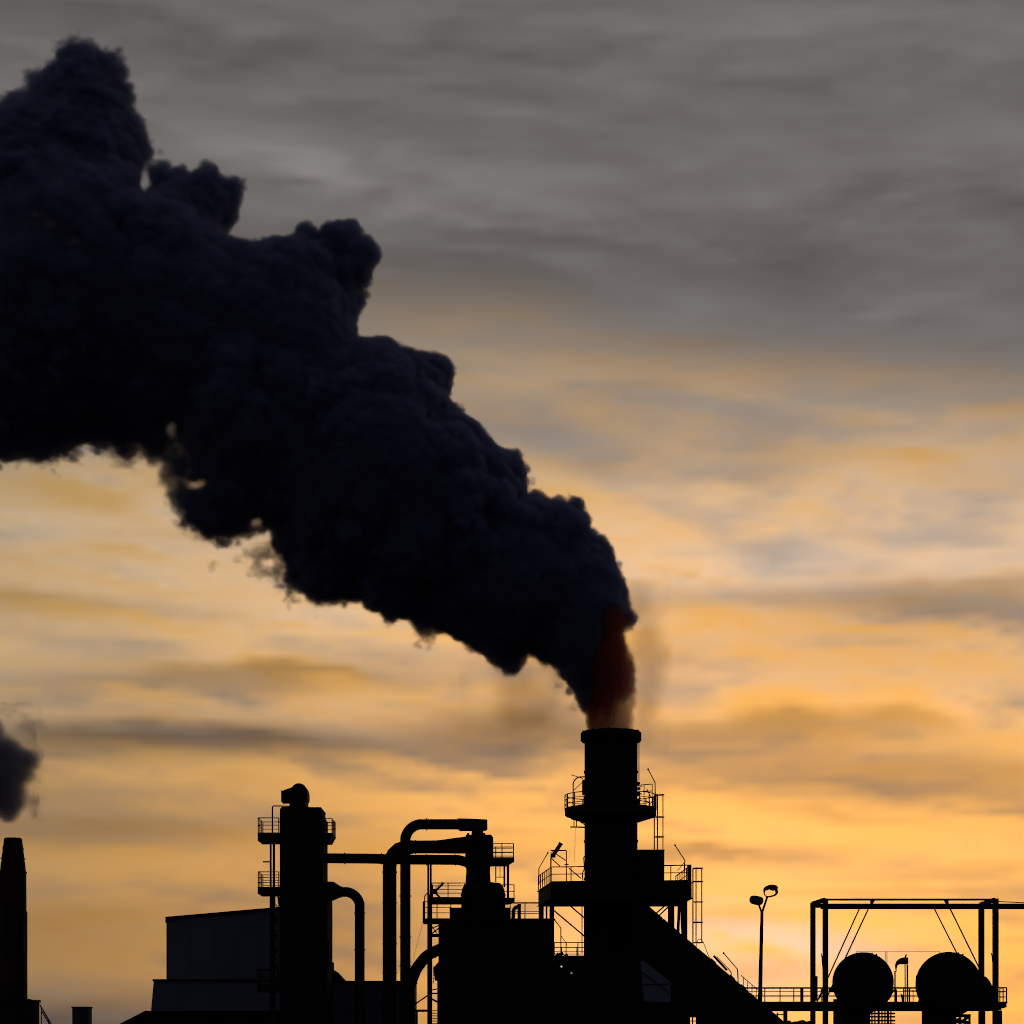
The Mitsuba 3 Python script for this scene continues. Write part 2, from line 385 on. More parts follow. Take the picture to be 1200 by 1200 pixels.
s.part('corner_post', box(A.x(799.5), A.x(804), 164.9, 165.3, z1, A.z(1021)), 'dark_steel')
for a, b in (((793.6, 1058), (791.6, 1118)), ((796, 1058), (798.6, 1118))):
    s.part('leaning_strut', bar(A.p(*a, -2), A.p(*b, -2), 0.2), 'dark_steel')
for a, b, y in (((661, 1057), (688, 1080), -1.2), ((648, 1067.5), (689, 1102), -1.2), ((781, 1060), (766, 1073), -2.5), ((786, 1060), (769, 1076), -2.5)):
    s.part('brace', bar(A.p(*a, y), A.p(*b, y), 0.10), 'dark_steel')
s.part('drain_pipe', bar(A.p(681.4, 1057, -1.4), A.p(681.4, 1118, -1.4), 0.07), 'dark_steel')
ladder(s, A.x(806.5), 165.6, A.z(1110), A.z(1023), cage=True, side=1, name='caged_ladder', zc=A.z(1108))
bk = s.sub('gate_frame')
for a, b in (((662.3, 1002), (662.3, 1037)), ((644, 1002), (662.3, 1002)), ((646, 1003), (661.5, 1013.5)), ((644.8, 1004), (644.8, 1020)), ((645, 1011), (655, 1020)), ((665, 1022), (679, 1034)), ((660, 1018), (665, 1018))):
    s.part('frame_bar', bar(A.p(*a, -3.9), A.p(*b, -3.9), 0.07), 'dark_steel', parent=bk)
s.part('cable_loop', tube(bend([A.p(686, 1007.5, -3), A.p(682.3, 1007.5, -3), A.p(683.5, 1022, -3), A.p(681, 1027, -3), A.p(681.5, 1037, -3)], 0.25), 0.045, 6), 'dark_steel', True)

def bent_rod(t, y, foot, knee, tip, stay=None, r=0.038):
    """A thin cranked rod standing on the platform t."""
    B = At(y); k = t.sub('bent_rod')
    t.part('upright', bar(B.p(*foot), B.p(*knee), 2 * r), 'dark_steel', parent=k)
    t.part('arm', bar(B.p(*knee), B.p(*tip), 1.7 * r), 'dark_steel', parent=k)
    t.part('tip_clamp', tube([B.p(*tip) - [0.05, 0, -0.03], B.p(*tip) + [0.05, 0, -0.03]], r * 1.8, 8), 'dark_steel', parent=k)
    if stay: t.part('stay', bar(B.p(*stay[0]), B.p(*stay[1]), 0.05), 'dark_steel', parent=k)


bent_rod(c, 165.0, (768.3, 950), (767.6, 917), (759.5, 901.5))
bent_rod(s, 165.0, (802, 1022), (802.4, 1008), (791, 990.5), ((801.5, 1011), (794, 1020.5)))
bent_rod(s, 174.8, (631.5, 1037), (631.5, 1017.5), (642, 999.5))
B = At(166.1)
t = Thing('tube_floodlight', 'stubby tilted tube lamp standing above the left end of the steel platform', 'floodlight')
t.part('housing', tube([B.p(647.5, 1003.5), B.p(657, 989)], 0.15, 14), 'lamp_shell', 40)
t.part('end_cap', tube([B.p(656.6, 989.6), B.p(657.6, 988)], 0.17, 14), 'lamp_shell', 40)
t.part('bracket', box(B.x(645), B.x(651), 165.9, 166.3, B.z(1005), B.z(1002.5)), 'dark_steel')
t.part('post', bar(B.p(645.2, 1005), B.p(645.2, 1037), 0.06), 'dark_steel')

# ---- block between the platform and the chimney, with its little roof terrace
h_ = Thing('pump_house', 'low black block with railings on its roof at the left foot of the chimney', 'building')
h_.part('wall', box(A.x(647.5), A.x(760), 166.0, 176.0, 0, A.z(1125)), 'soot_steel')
h_.part('roof', box(A.x(647), A.x(760.5), 165.8, 176.2, A.z(1125), A.z(1122.5)), 'soot_steel')
railing(h_, [(A.x(648.5), 166.1, A.z(1122.5)), (A.x(689), 166.1, A.z(1122.5))], h=0.98, gap=0.95, mids=(0.3, 0.62), r=0.036, name='front_railing')
B = At(175.6)
railing(h_, [(B.x(640), 175.6, A.z(1122.5)), (B.x(694), 175.6, A.z(1122.5))], h=1.05, gap=1.25, mids=(0.5,), r=0.036, name='back_railing')
for i, (a, b) in enumerate((((650, 1124), (653.5, 1119.6)), ((653.5, 1121), (659, 1119.4)), ((659, 1124), (664, 1121)))):
    h_.part('roof_pipe', tube([A.p(*a, -3.3), A.p(*b, -3.3)], 0.12, 10), 'dark_steel', True)
bent_rod(h_, 166.6, (657.2, 1122), (657.2, 1087.5), (649.5, 1077.5), ((657, 1096), (664.6, 1107)))
for px, py, e, lab in ((656.5, 1135, 9.0, 'small lit white bulkhead lamp, upper of two below the roof terrace'), (668, 1142.5, 4.0, 'small dim white bulkhead lamp, lower of two below the roof terrace')):
    t = Thing('bulkhead_lamp', lab, 'lamp')
    t.part('back_plate', box(A.x(px - 2.2), A.x(px + 2.2), 165.90, 166.0, A.z(py + 2.0), A.z(py - 2.0)), 'lamp_shell')
    m = trimesh.creation.icosphere(2, 1.0); m.apply_scale([0.066, 0.05, 0.052]); m.apply_translation([A.x(px), 165.87, A.z(py)])
    k = t.part('lens', m, 'lamp_shell', True, label='glowing lens')
    scene[k]['emitter'] = {'type': 'area', 'radiance': {'type': 'rgb', 'value': [0.030 * e, 0.028 * e, 0.022 * e]}}

# ---- inclined conveyor from the chimney down to the right
v = Thing('conveyor_gallery', 'black inclined conveyor gallery sloping down to the right from the chimney', 'conveyor')
B = At(164.0)
p0, p1 = (744, 1052), (1000, 1271)                      # its top edge
sl = (p1[1] - p0[1]) / (p1[0] - p0[0])
dn = 84.0                                               # depth of the gallery, in pixels straight down
v.part('gallery', prism([(B.x(p0[0]), B.z(p0[1])), (B.x(p1[0]), B.z(p1[1])), (B.x(p1[0]), B.z(p1[1] + 6)), (B.x(p1[0] - 30), B.z(p1[1] + 10)), (B.x(p0[0]), B.z(p0[1] + dn))], 162.6, 165.8), 'soot_steel')
top = lambda px, off=0.0: np.array([B.x(px), 0, B.z(p0[1] + (px - p0[0]) * sl) + off])
for i in range(11):
    a, b = 756 + i * 20, 756 + (i + 1) * 20 - 0.9
    q = [top(a, 0.005), top(b, 0.005), top(b, 0.085), top(a, 0.085)]
    v.part('roof_sheet', prism([(w[0], w[2]) for w in q], 162.45, 165.95), 'dark_steel')
for px in (833, 855, 868):
    v.part('roof_bracket', prism([(w[0], w[2]) for w in (top(px, 0.08), top(px + 5, 0.08), top(px + 4, 0.22), top(px - 1, 0.22))], 162.8, 163.3), 'dark_steel')
for px, y in ((820, 163.0), (820, 165.4), (880, 163.0), (880, 165.4)):
    q = top(px); v.part('trestle_leg', ibeam([q[0], y, 0], [q[0], y, q[2] - 1.2], 0.3, 0.3), 'dark_steel')
kk = v.sub('handrail')
for px in (869, 874, 879, 884, 889):
    q = top(px, 0.08); v.part('post', bar([q[0], 162.7, q[2]], [q[0], 162.7, q[2] + 0.75], 0.05), 'dark_steel', parent=kk)
v.part('rail', bar(top(866, 0.8) + [0, 162.7, 0], top(892, 0.8) + [0, 162.7, 0], 0.05), 'dark_steel', parent=kk)
v.part('hose', tube(bend([B.p(814, 1112, -1), B.p(817, 1100, -1), B.p(822, 1103, -1), B.p(829, 1121, -1), B.p(839, 1134, -1)], 0.5), 0.025, 6), 'dark_steel', True)
t = Thing('tube_floodlight', 'long tilted tube lamp on a crooked bracket above the conveyor roof', 'floodlight')
B2 = At(162.8)
t.part('housing', tube([B2.p(836.3, 1120), B2.p(852, 1137)], 0.085, 12), 'lamp_shell', 40)
t.part('bracket', bar(B2.p(840, 1121), B2.p(853.5, 1135), 0.045), 'dark_steel')
t.part('upright', tube([B2.p(853.5, 1135), B2.p(857, 1140), B2.p(857, 1153)], 0.04, 6), 'dark_steel', True)
bent_rod(v, 162.8, (865.5, 1161), (864.3, 1136), (848, 1117))

# ---- houses under the conveyor
t = Thing('transfer_house', 'dark boxy house in front of the chimney foot with one pale cladding panel', 'building')
B = At(162.0)
t.part('wall', box(B.x(690), B.x(794), 160.4, 162.2, 0, B.z(1116)), 'soot_steel')
t.part('wall_panel', prism([(B.x(749), B.z(1128)), (B.x(753), B.z(1127)), (B.x(784), B.z(1152)), (B.x(784), B.z(1175)), (B.x(753), B.z(1174))], 160.30, 160.397), 'cladding', label='paler blue grey cladding panel with a sloping top')
for a, b in (((752, 1139), (784, 1163)), ((750, 1154), (784, 1153))):
    t.part('panel_rib', bar(At(160.25).p(*a), At(160.25).p(*b), 0.06), 'soot_steel')
t = Thing('conveyor_house', 'dark lean-to with a barred opening beneath the conveyor', 'building')
B = At(161.0)
zt, zb = B.z(1190), B.z(1215)
t.part('wall', box(B.x(794.5), B.x(808), 160.5, 162.4, 0, B.z(1128)), 'soot_steel')
t.part('wall', box(B.x(822), B.x(906), 160.5, 162.4, 0, B.z(1196)), 'soot_steel')
t.part('wall', prism([(B.x(808), B.z(1192)), (B.x(823), B.z(1192)), (B.x(828), B.z(1199)), (B.x(906), B.z(1199)), (B.x(808), B.z(1118))], 160.55, 162.4), 'soot_steel')
t.part('sill', box(B.x(808), B.x(822), 160.5, 162.4, 0, zb), 'soot_steel')
for px in (812, 816.5):
    t.part('window_bar', box(B.x(px) - 0.04, B.x(px) + 0.04, 161.2, 161.3, zb, B.z(1192)), 'dark_steel')
t.part('window_bar', box(B.x(808), B.x(822), 161.15, 161.2, B.z(1197), B.z(1196)), 'dark_steel')

# ---- process block and vessel
A = At(172.0)
b = Thing('process_block', 'massive black process building left of the chimney with railings on its flat roof', 'building')
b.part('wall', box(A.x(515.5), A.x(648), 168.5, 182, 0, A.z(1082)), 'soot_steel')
b.part('roof', box(A.x(515), A.x(648.6), 168.3, 182.2, A.z(1082), A.z(1079.5)), 'soot_steel')
for px in (530, 560, 590, 620):
    b.part('wall_pilaster', box(A.x(px), A.x(px + 2), 168.35, 168.5, 0, A.z(1084)), 'dark_steel')
F = At(168.6)
railing(b, [(F.x(598), 168.6, A.z(1079.5)), (F.x(632.5), 168.6, A.z(1079.5))], h=1.2, gap=1.1, mids=(0.45, 0.93), r=0.036, name='roof_railing')
railing(b, [(At(181.5).x(596), 181.5, A.z(1079.5)), (At(181.5).x(634), 181.5, A.z(1079.5))], h=1.15, gap=1.6, mids=(0.5,), r=0.036, name='back_railing')
b.part('roof_door', box(F.x(606.5), F.x(610.5), 168.8, 169.6, A.z(1079.5), F.z(1059)), 'dark_steel')
b.part('roof_valve', tube(bend([F.p(601, 1080, 0.4), F.p(602, 1064, 0.4), F.p(607, 1062, 0.4)], 0.3), 0.14, 10), 'dark_steel', True)
b.part('penthouse', box(A.x(528), A.x(598), 169.5, 178, A.z(1079.5), A.z(1066)), 'soot_steel')
b.part('wall_duct', box(A.x(514), A.x(520), 168.7, 171, 0, A.z(1142)), 'dark_steel')
b.part('wall_duct_hood', prism([(A.x(509.5), A.z(1136)), (A.x(515.5), A.z(1129)), (A.x(515.5), A.z(1150)), (A.x(511), A.z(1150))], 168.7, 170.5), 'dark_steel')

ve = Thing('separator_vessel', 'tall black vessel with domed shoulders and narrow neck rising from the process building', 'vessel')
vx, vy = A.x(566), 173.0
ve.part('shell', lathe([(0.0, A.z(1080)), (26 * A.k, A.z(1080)), (26 * A.k, A.z(1047)), (25 * A.k, A.z(1041)), (22.5 * A.k, A.z(1036)), (20 * A.k, A.z(1034)), (15 * A.k, A.z(1033.4)), (0.0, A.z(1033.4))], vx, vy, 40), 'soot_steel', 35)
ve.part('neck', lathe([(15 * A.k, A.z(1034)), (14 * A.k, A.z(1022)), (14.2 * A.k, A.z(1010)), (0, A.z(1010))], A.x(560), vy, 36), 'soot_steel', 35)
ve.part('shoulder_ring', lathe([(26.0 * A.k, A.z(1049)), (26.6 * A.k, A.z(1049)), (26.6 * A.k, A.z(1047)), (26.0 * A.k, A.z(1047)), (26.0 * A.k, A.z(1049))], vx, vy, 40), 'dark_steel', 35)
ve.part('head_box', trimesh.convex.convex_hull(np.array([[A.x(a), yy, A.z(q)] for a, q in ((546, 979.5), (575.5, 979), (577.8, 982), (577.8, 1009), (574, 1013), (545, 1013)) for yy in (171.3, 174.7)])), 'soot_steel')
for px in (548.6, 567.5):
    ve.part('vent_stub', tube([A.p(px, 981, 0.2), A.p(px, 976, 0.2)], 0.09, 8), 'dark_steel', True)
ve.part('cowl_flange', lathe([(0, A.z(980)), (10.5 * A.k, A.z(980)), (10.5 * A.k, A.z(977.6)), (0, A.z(977.6))], A.x(559), vy, 30), 'dark_steel', 35)

def deck_box(th, x0, x1, ya, yb, zb, zt, sides, h=1.05, name='platform', gap=0.8, mids=(0.5,), taper=0.0):
    key = th.sub(name)
    th.part('deck', box(x0, x1, ya, yb, zt - 0.1, zt), 'dark_steel', parent=key)
    if taper:
        th.part('skirt', prism([(x0, zt - 0.1), (x1, zt - 0.1), (x1 - (taper if taper > 0 else 0), zb), (x0 - (taper if taper < 0 else 0), zb)], ya + 0.02, yb - 0.02), 'dark_steel', parent=key)
    else:
        th.part('skirt', box(x0 + 0.01, x1 - 0.01, ya + 0.02, yb - 0.02, zb, zt - 0.1), 'dark_steel', parent=key)
    e = 0.05
    corner = {'fl': (x0 + e, ya + e, zt), 'fr': (x1 - e, ya + e, zt), 'br': (x1 - e, yb - e, zt), 'bl': (x0 + e, yb - e, zt)}
    railing(th, [corner[q] for q in sides], h=h, gap=gap, mids=mids, r=0.036, name=name + '_railing')
    return key

deck_box(ve, A.x(574), A.x(602.5), 171.2, 174.4, A.z(1012.5), A.z(1005.5), ('bl', 'br', 'fr', 'fl'), name='upper_platform', taper=0.6, h=1.05, mids=(0.33, 0.62), gap=1.1)
deck_box(ve, A.x(588), A.x(603.2), 171.2, 174.4, A.z(1058), A.z(1053), ('br', 'fr', 'fl'), name='lower_platform', taper=0.5, h=1.0, mids=(0.5,), gap=0.9)
for px, w, pb in ((581.0, 0.09, 1034), (586.0, 0.05, 1029), (591.0, 0.14, 1040), (595.3, 0.17, 1056)):
    ve.part('platform_post', box(A.x(px) - w / 2, A.x(px) + w / 2, 171.5, 171.5 + w, A.z(pb), A.z(1012.5)), 'dark_steel')
ve.part('platform_tie', bar(A.p(581, 1028.5, -0.45), A.p(591, 1028.5, -0.45), 0.06), 'dark_steel')
ve.part('gauge_post', box(A.x(580.4), A.x(581.6), 171.2, 171.28, A.z(1005.5), A.z(993)), 'dark_steel')
# left gantry of the block: column, decks, rails
lg = Thing('access_tower', 'slim dark access tower with two small railed landings left of the process building', 'access tower')
for px, w in ((503.0, 0.13), (506.0, 0.16)):
    lg.part('column', box(A.x(px) - w / 2, A.x(px) + w / 2, 169.6, 169.8, 0, A.z(1012)), 'dark_steel')
lg.part('column', box(A.x(502.2), A.x(507.4), 169.85, 170.2, 0, A.z(1050)), 'dark_steel')
deck_box(lg, A.x(506), A.x(546), 169.8, 172.2, A.z(1060), A.z(1053.5), ('fr', 'fl', 'bl'), name='upper_landing', h=1.06, mids=(0.28, 0.55, 0.8), gap=1.1)
deck_box(lg, A.x(496.5), A.x(530), 169.8, 172.2, A.z(1083), A.z(1078), ('fr', 'fl', 'bl'), name='lower_landing', h=1.25, mids=(0.33, 0.66), gap=0.9)
lg.part('stay_wire', bar(A.p(497, 1083, -2.3), A.p(486, 1124, -2.3), 0.022), 'dark_steel')
lg.part('lamp_hook', tube(bend([A.p(499, 1078, -2.3), A.p(499, 1052, -2.3), A.p(504.5, 1047.5, -2.3)], 0.2), 0.04, 6), 'dark_steel', True)
for a, b, w in (((507, 1090), (516, 1086), 0.08), ((507, 1096), (515.5, 1089.5), 0.10), ((507, 1087), (513.5, 1096), 0.07), ((507, 1098), (515.5, 1098), 0.22), ((485.5, 1179), (503, 1167), 0.10), ((485, 1185), (503, 1185), 0.18),
                ((507, 1165), (516, 1165), 0.10), ((507, 1171.5), (516, 1176), 0.14), ((507, 1161), (516, 1159.5), 0.08)):
    lg.part('tie', bar(A.p(*a, -2.2), A.p(*b, -2.2), w), 'dark_steel')
for px in (490, 487.0):
    lg.part('short_post', box(A.x(px) - 0.07, A.x(px) + 0.07, 169.7, 169.9, 0, A.z(1185)), 'dark_steel')
kk = lg.sub('stair')
for i in range(6):
    lg.part('tread', box(A.x(507.5), A.x(515 - i * 0.3), 170.2, 170.9, A.z(1200.2 - i * 3.0), A.z(1199.4 - i * 3.0)), 'dark_steel', parent=kk)
kk = lg.sub('chain')
for i in range(12):
    lg.part('link', box(A.x(508.3 + 0.25 * (i % 2)), A.x(509.3 + 0.25 * (i % 2)), 170.0, 170.06, A.z(1153.4 - i * 1.7), A.z(1152.1 - i * 1.7)), 'dark_steel', parent=kk)
t = Thing('tube_floodlight', 'tilted tube lamp with a strut at the top left corner of the process building', 'floodlight')
B = At(169.4)
t.part('housing', tube([B.p(509.5, 1045), B.p(520, 1034.3)], 0.085, 12), 'lamp_shell', 40)
t.part('guard_rod', bar(B.p(508, 1043), B.p(518.4, 1032.5), 0.03), 'dark_steel')
t.part('strut', bar(B.p(510, 1046), B.p(519, 1055.5), 0.14), 'dark_steel')
t.part('clamp', box(B.x(507), B.x(512.5), 169.3, 169.6, B.z(1047.5), B.z(1042.5)), 'dark_steel')

# ---- the pipes and ducts
Q = At(171.0)
def piping(name, label, pts, r, y, rad, flanges=(), category='pipe', mat='duct_metal', sides=20, rr=None, steps=8):
    B = At(y); t = Thing(name, label, category)
    P = [B.p(*p[:2], (p[2] if len(p) > 2 else 0.0)) for p in pts]
    t.part('pipe_run', tube(bend(P, rad, steps), r, sides), mat, 40)
    for f, g_ in flanges:
        t.part('flange', flange(B.p(*f), B.p(*g_), r * 1.12 + 0.02, 0.07), mat, 40)
    return t
k = Q.k
piping('overhead_duct', 'black duct looping over in a tall bend and running level to the vessel head', [(475, 1262), (475, 966), (553, 966)], 6.1 * k, 170.2, 1.05,
       [((475, 1050), (475, 1040)), ((475, 1098), (475, 1090)), ((475, 1132), (475, 1120)), ((500, 966), (510, 966)), ((537, 966), (545, 966))])
t = Thing('duct_cowl', 'flat black end box where the overhead duct turns down into the vessel', 'duct box')
B = At(170.2)
t.part('end_box', trimesh.convex.convex_hull(np.array([[B.x(a), yy, B.z(q)] for a, q in ((538, 960.3), (545, 961.2), (571, 961.6), (571, 971), (569, 972.4), (538, 972.6)) for yy in (169.3, 171.1)])), 'duct_metal')
t.part('down_pipe', lathe([(6.9 * k, B.z(981)), (6.9 * k, B.z(972.3))], B.x(559.5), 170.2, 24), 'duct_metal', 40)
t.part('down_collar', lathe([(6.9 * k, B.z(980)), (7.9 * k, B.z(980)), (7.9 * k, B.z(978.4)), (6.9 * k, B.z(978.4)), (6.9 * k, B.z(980))], B.x(559.5), 170.2, 24), 'duct_metal', 40)
t = Thing('large_duct', 'thick black duct rising beside the overhead duct and widening to the right into the vessel', 'duct')
B = At(171.4)
t.part('riser', tube([B.p(456.6, 1262), B.p(456.6, 1016), B.p(457.6, 1008), B.p(461, 1001), B.p(467, 995.5), B.p(474, 993), B.p(484, 992.6)], [8.1 * k] * 7, 24), 'duct_metal', 40)
for py in (1022, 1058, 1106, 1140):
    t.part('flange', flange(B.p(456.6, py), B.p(456.6, py - 5), 8.8 * k, 0.08), 'duct_metal', 40)
t.part('level_run', tube([B.p(484, 992.6), B.p(514, 992.4), B.p(533, 991.2), B.p(552, 990)], [7.6 * k, 7.7 * k, 9.3 * k, 10.4 * k], 24), 'duct_metal', 40)
t.part('flange', flange(B.p(487, 992.6), B.p(500, 992.5), 8.2 * k, 0.08), 'duct_metal', 40)
t.part('flange', flange(B.p(514, 992.4), B.p(520, 992.2), 8.3 * k, 0.08), 'duct_metal', 40)
piping('cross_pipe', 'long level black pipe linking the filter tower with the vessel neck', [(376, 1005.6), (430, 1006.2), (480, 1007.4), (538, 1007.8), (552, 1012), (556, 1026)], 5.9 * k, 172.6, 0.7,
       [((404, 1006), (410, 1006)), ((447, 1006.4), (452, 1006.4)), ((500, 1007.6), (506, 1007.6)), ((534, 1007.8), (538, 1007.8))])
piping('return_duct', 'short curved black duct sweeping down left out of the process building side', [(524, 1108.5), (500, 1119.5), (488, 1135), (478, 1160), (476, 1262)], 6.6 * k, 169.2, 1.4, [((507, 1116), (503, 1118))])
# ---- filter tower
F = At(173.0); fk_ = F.k
ft = Thing('filter_tower', 'tall slim black tower with a snail-shaped fan on top and railed balconies', 'tower')
ft.part('casing', prism([(F.x(330.5), 0), (F.x(330.5), F.z(951)), (F.x(332.5), F.z(948.2)), (F.x(378), F.z(948.8)), (F.x(378.2), F.z(955)), (F.x(380.8), F.z(960)), (F.x(381), 0)], 171.4, 175.6), 'soot_steel')
ft.part('casing_lip', box(F.x(361), F.x(378.4), 171.3, 175.7, F.z(950.5), F.z(948.6)), 'soot_steel')
ft.part('lower_casing', box(F.x(331.5), F.x(386), 171.0, 176.0, 0, F.z(1060)), 'soot_steel')
ft.part('casing_shoulder', prism([(F.x(332), F.z(1060)), (F.x(330.7), F.z(1040)), (F.x(381.2), F.z(1040)), (F.x(386), F.z(1047)), (F.x(386), F.z(1060))], 171.1, 175.9), 'soot_steel')
for px in (342, 355, 368):
    ft.part('casing_rib', box(F.x(px), F.x(px) + 0.07, 171.33, 171.4, F.z(1038), F.z(952)), 'dark_steel')
ft.part('casing_door', box(F.x(344), F.x(360), 171.34, 171.4, F.z(1012), F.z(985)), 'duct_metal')
# the fan
fa = ft.sub('fan')
vol = [(351.2 + 9.2 * math.cos(u), 928.2 + 9.2 * math.sin(u)) for u in np.linspace(math.pi, 2 * math.pi, 14)]
sil = [(F.x(a), F.z(b_)) for a, b_ in vol + [(361, 929), (361, 936.5), (359, 941), (341, 941), (340.5, 936)]]
ft.part('volute', prism(sil, 172.3, 174.4), 'dark_steel', parent=fa)
ft.part('outlet', prism([(F.x(331), F.z(927.8)), (F.x(344), F.z(923.2)), (F.x(344), F.z(939.8)), (F.x(331), F.z(939.8))], 172.4, 174.3), 'dark_steel', parent=fa)
ft.part('outlet_lip', box(F.x(330.4), F.x(331.2), 172.35, 174.35, F.z(940.3), F.z(927.2)), 'dark_steel', parent=fa)
ft.part('fan_base', prism([(F.x(340.5), F.z(948.5)), (F.x(340.5), F.z(940.5)), (F.x(359), F.z(940.5)), (F.x(359), F.z(944.5)), (F.x(361.5), F.z(948.5))], 172.0, 174.8), 'dark_steel', parent=fa)
hub = trimesh.creation.cylinder(4.6 * fk_, 0.3, sections=28); hub.apply_transform(trimesh.transformations.rotation_matrix(math.pi / 2, [1, 0, 0])); hub.apply_translation([F.x(351.2), 172.2, F.z(928.5)])
ft.part('fan_hub', hub, 'duct_metal', 40, parent=fa)
ft.part('vent_pipe', tube(bend([F.p(341, 946.4, -0.9), F.p(320.7, 945.8, -0.9), F.p(320.7, 980, -0.9)], 0.12), 0.05, 8), 'dark_steel', True)
deck_box(ft, F.x(305.3), F.x(330.5), 171.0, 174.2, F.z(988), F.z(978.5), ('fr', 'fl', 'bl', 'br'), name='left_balcony', taper=-0.0, h=1.12, mids=(0.5,), gap=1.2)
deck_box(ft, F.x(381), F.x(391.8), 171.4, 174.6, F.z(988), F.z(978.5), ('bl', 'br', 'fr', 'fl'), name='right_balcony', taper=0.3, h=1.12, mids=(0.5,), gap=1.0)
deck_box(ft, F.x(305.3), F.x(330.5), 171.0, 174.2, F.z(1049.5), F.z(1041.5), ('fr', 'fl', 'bl', 'br'), name='middle_balcony', taper=0.0, h=1.15, mids=(0.3, 0.62), gap=1.2)
deck_box(ft, F.x(305.3), F.x(330.5), 170.6, 173.8, F.z(1163), F.z(1154), ('fr', 'fl', 'bl', 'br'), name='bottom_balcony', taper=0.0, h=1.1, mids=(0.5,), gap=1.2)
for px, w in ((320.9, 0.13), (324.5, 0.15)):
    ft.part('balcony_post', box(F.x(px) - w / 2, F.x(px) + w / 2, 170.7, 170.9, F.z(1050), F.z(988)), 'dark_steel')
ft.part('balcony_post', box(F.x(319.9), F.x(325.9), 170.65, 171.0, 0, F.z(1049.5)), 'dark_steel')
ft.part('stub_arm', bar(F.p(312, 1012.7, -2.2), F.p(321, 1012.7, -2.2), 0.1), 'dark_steel')
ft.part('corner_pipe', tube([F.p(328.2, 1050, -1.6), F.p(329.6, 1056, -1.6), F.p(330, 1064, -1.6)], 0.09, 8), 'dark_steel', True)
lk = ft.sub('lattice')
for i in range(5):
    a, b_ = 1062 + i * 18, 1062 + (i + 1) * 18
    ft.part('lattice_bar', bar(F.p(326.5, a, -2.2), F.p(339, b_, -2.2), 0.07), 'dark_steel', parent=lk)
    ft.part('lattice_bar', bar(F.p(339, a, -2.28), F.p(326.5, b_, -2.28), 0.07), 'dark_steel', parent=lk)
    ft.part('lattice_bar', bar(F.p(326, b_, -2.35), F.p(339.5, b_, -2.35), 0.09), 'dark_steel', parent=lk)
ft.part('lattice_post', box(F.x(339), F.x(340.4), 170.6, 170.75, 0, F.z(1060)), 'dark_steel')
ft.part('side_bar', box(F.x(386.2), F.x(388.0), 171.4, 171.6, F.z(1133), F.z(1103)), 'dark_steel')
for a, b_ in (((387, 1129.5), (392.8, 1129.5)), ((392.2, 1129), (392.2, 1140)), ((388.5, 1130), (390.5, 1138))):
    ft.part('hook_bar', bar(F.p(*a, -1.5), F.p(*b_, -1.5), 0.12), 'dark_steel')
t = piping('elbow_pipe', 'black hooked pipe curving out of the filter tower side and down to the low shed', [(392, 1045.3), (421.6, 1045.3), (421.6, 1262)], 5.8 * fk_, 173.0, 1.55,
       [((421.6, 1070), (421.6, 1075)), ((421.6, 1113), (421.6, 1118))])
t.part('reducer', tube([F.p(378, 1044.5), F.p(388, 1044.5), F.p(391, 1044.6), F.p(399, 1045.2), F.p(401, 1045.3)], [11.5 * fk_, 11.5 * fk_, 11 * fk_, 6.6 * fk_, 6.4 * fk_], 24), 'duct_metal', 30)

# ---- sheds on the left
L = At(190.0)
w = Thing('warehouse', 'dark blue grey metal clad warehouse with a gently sloping roof and a lower annexe', 'warehouse')
w.part('wall', prism([(L.x(196.5), 0), (L.x(196.5), L.z(1077)), (L.x(455), L.z(1055.5)), (L.x(455), 0)][::1] if False else [(L.x(196.5), 0), (L.x(196.5), L.z(1077)), (L.x(352), L.z(1063.5)), (L.x(352), 0)], 190.0, 214.0), 'cladding', label='blue grey ribbed metal wall')
w.part('roof', prism([(L.x(194.4), L.z(1077.4)), (L.x(194.4), L.z(1074.6)), (L.x(354), L.z(1060.7)), (L.x(354), L.z(1063.5))], 189.7, 214.3), 'dark_steel')
w.part('gutter', box(L.x(194.2), L.x(196.4), 189.75, 214.2, L.z(1081.5), L.z(1077.6)), 'dark_steel')
w.part('downpipe', box(L.x(194.8), L.x(196.4), 190.1, 190.3, L.z(1150), L.z(1081)), 'dark_steel')
w.part('annexe_wall', prism([(L.x(184.0), 0), (L.x(182.6), L.z(1187)), (L.x(185.8), L.z(1151)), (L.x(372), L.z(1151)), (L.x(372), 0)], 187.4, 189.6), 'cladding')
w.part('annexe_roof', box(L.x(185.0), L.x(372.5), 187.2, 190.0, L.z(1151), L.z(1148.6)), 'dark_steel')
w.part('porch_roof', prism([(L.x(150), L.z(1205)), (L.x(150), L.z(1203.4)), (L.x(183.5), L.z(1186.2)), (L.x(372), L.z(1186.2)), (L.x(372), L.z(1188.0)), (L.x(184), L.z(1188.0))], 183.8, 187.2), 'dark_steel')
w.part('porch_wall', prism([(L.x(153), 0), (L.x(153), L.z(1205)), (L.x(184), L.z(1188.6)), (L.x(372), L.z(1188.6)), (L.x(372), 0)], 184.2, 187.0), 'soot_steel')
for px in (222, 250, 278, 306):
    w.part('wall_seam', box(L.x(px), L.x(px) + 0.05, 189.955, 189.985, L.z(1148), L.z(1079)), 'cladding')
t = Thing('low_shed', 'low flat roofed dark shed between the filter tower and the large ducts', 'shed')
B = At(177.0)
t.part('wall', box(B.x(386), B.x(486.2), 177, 180.5, 0, B.z(1151.5)), 'cladding')
t.part('roof', box(B.x(384), B.x(486.8), 176.8, 180.7, B.z(1151.5), B.z(1149.5)), 'dark_steel')
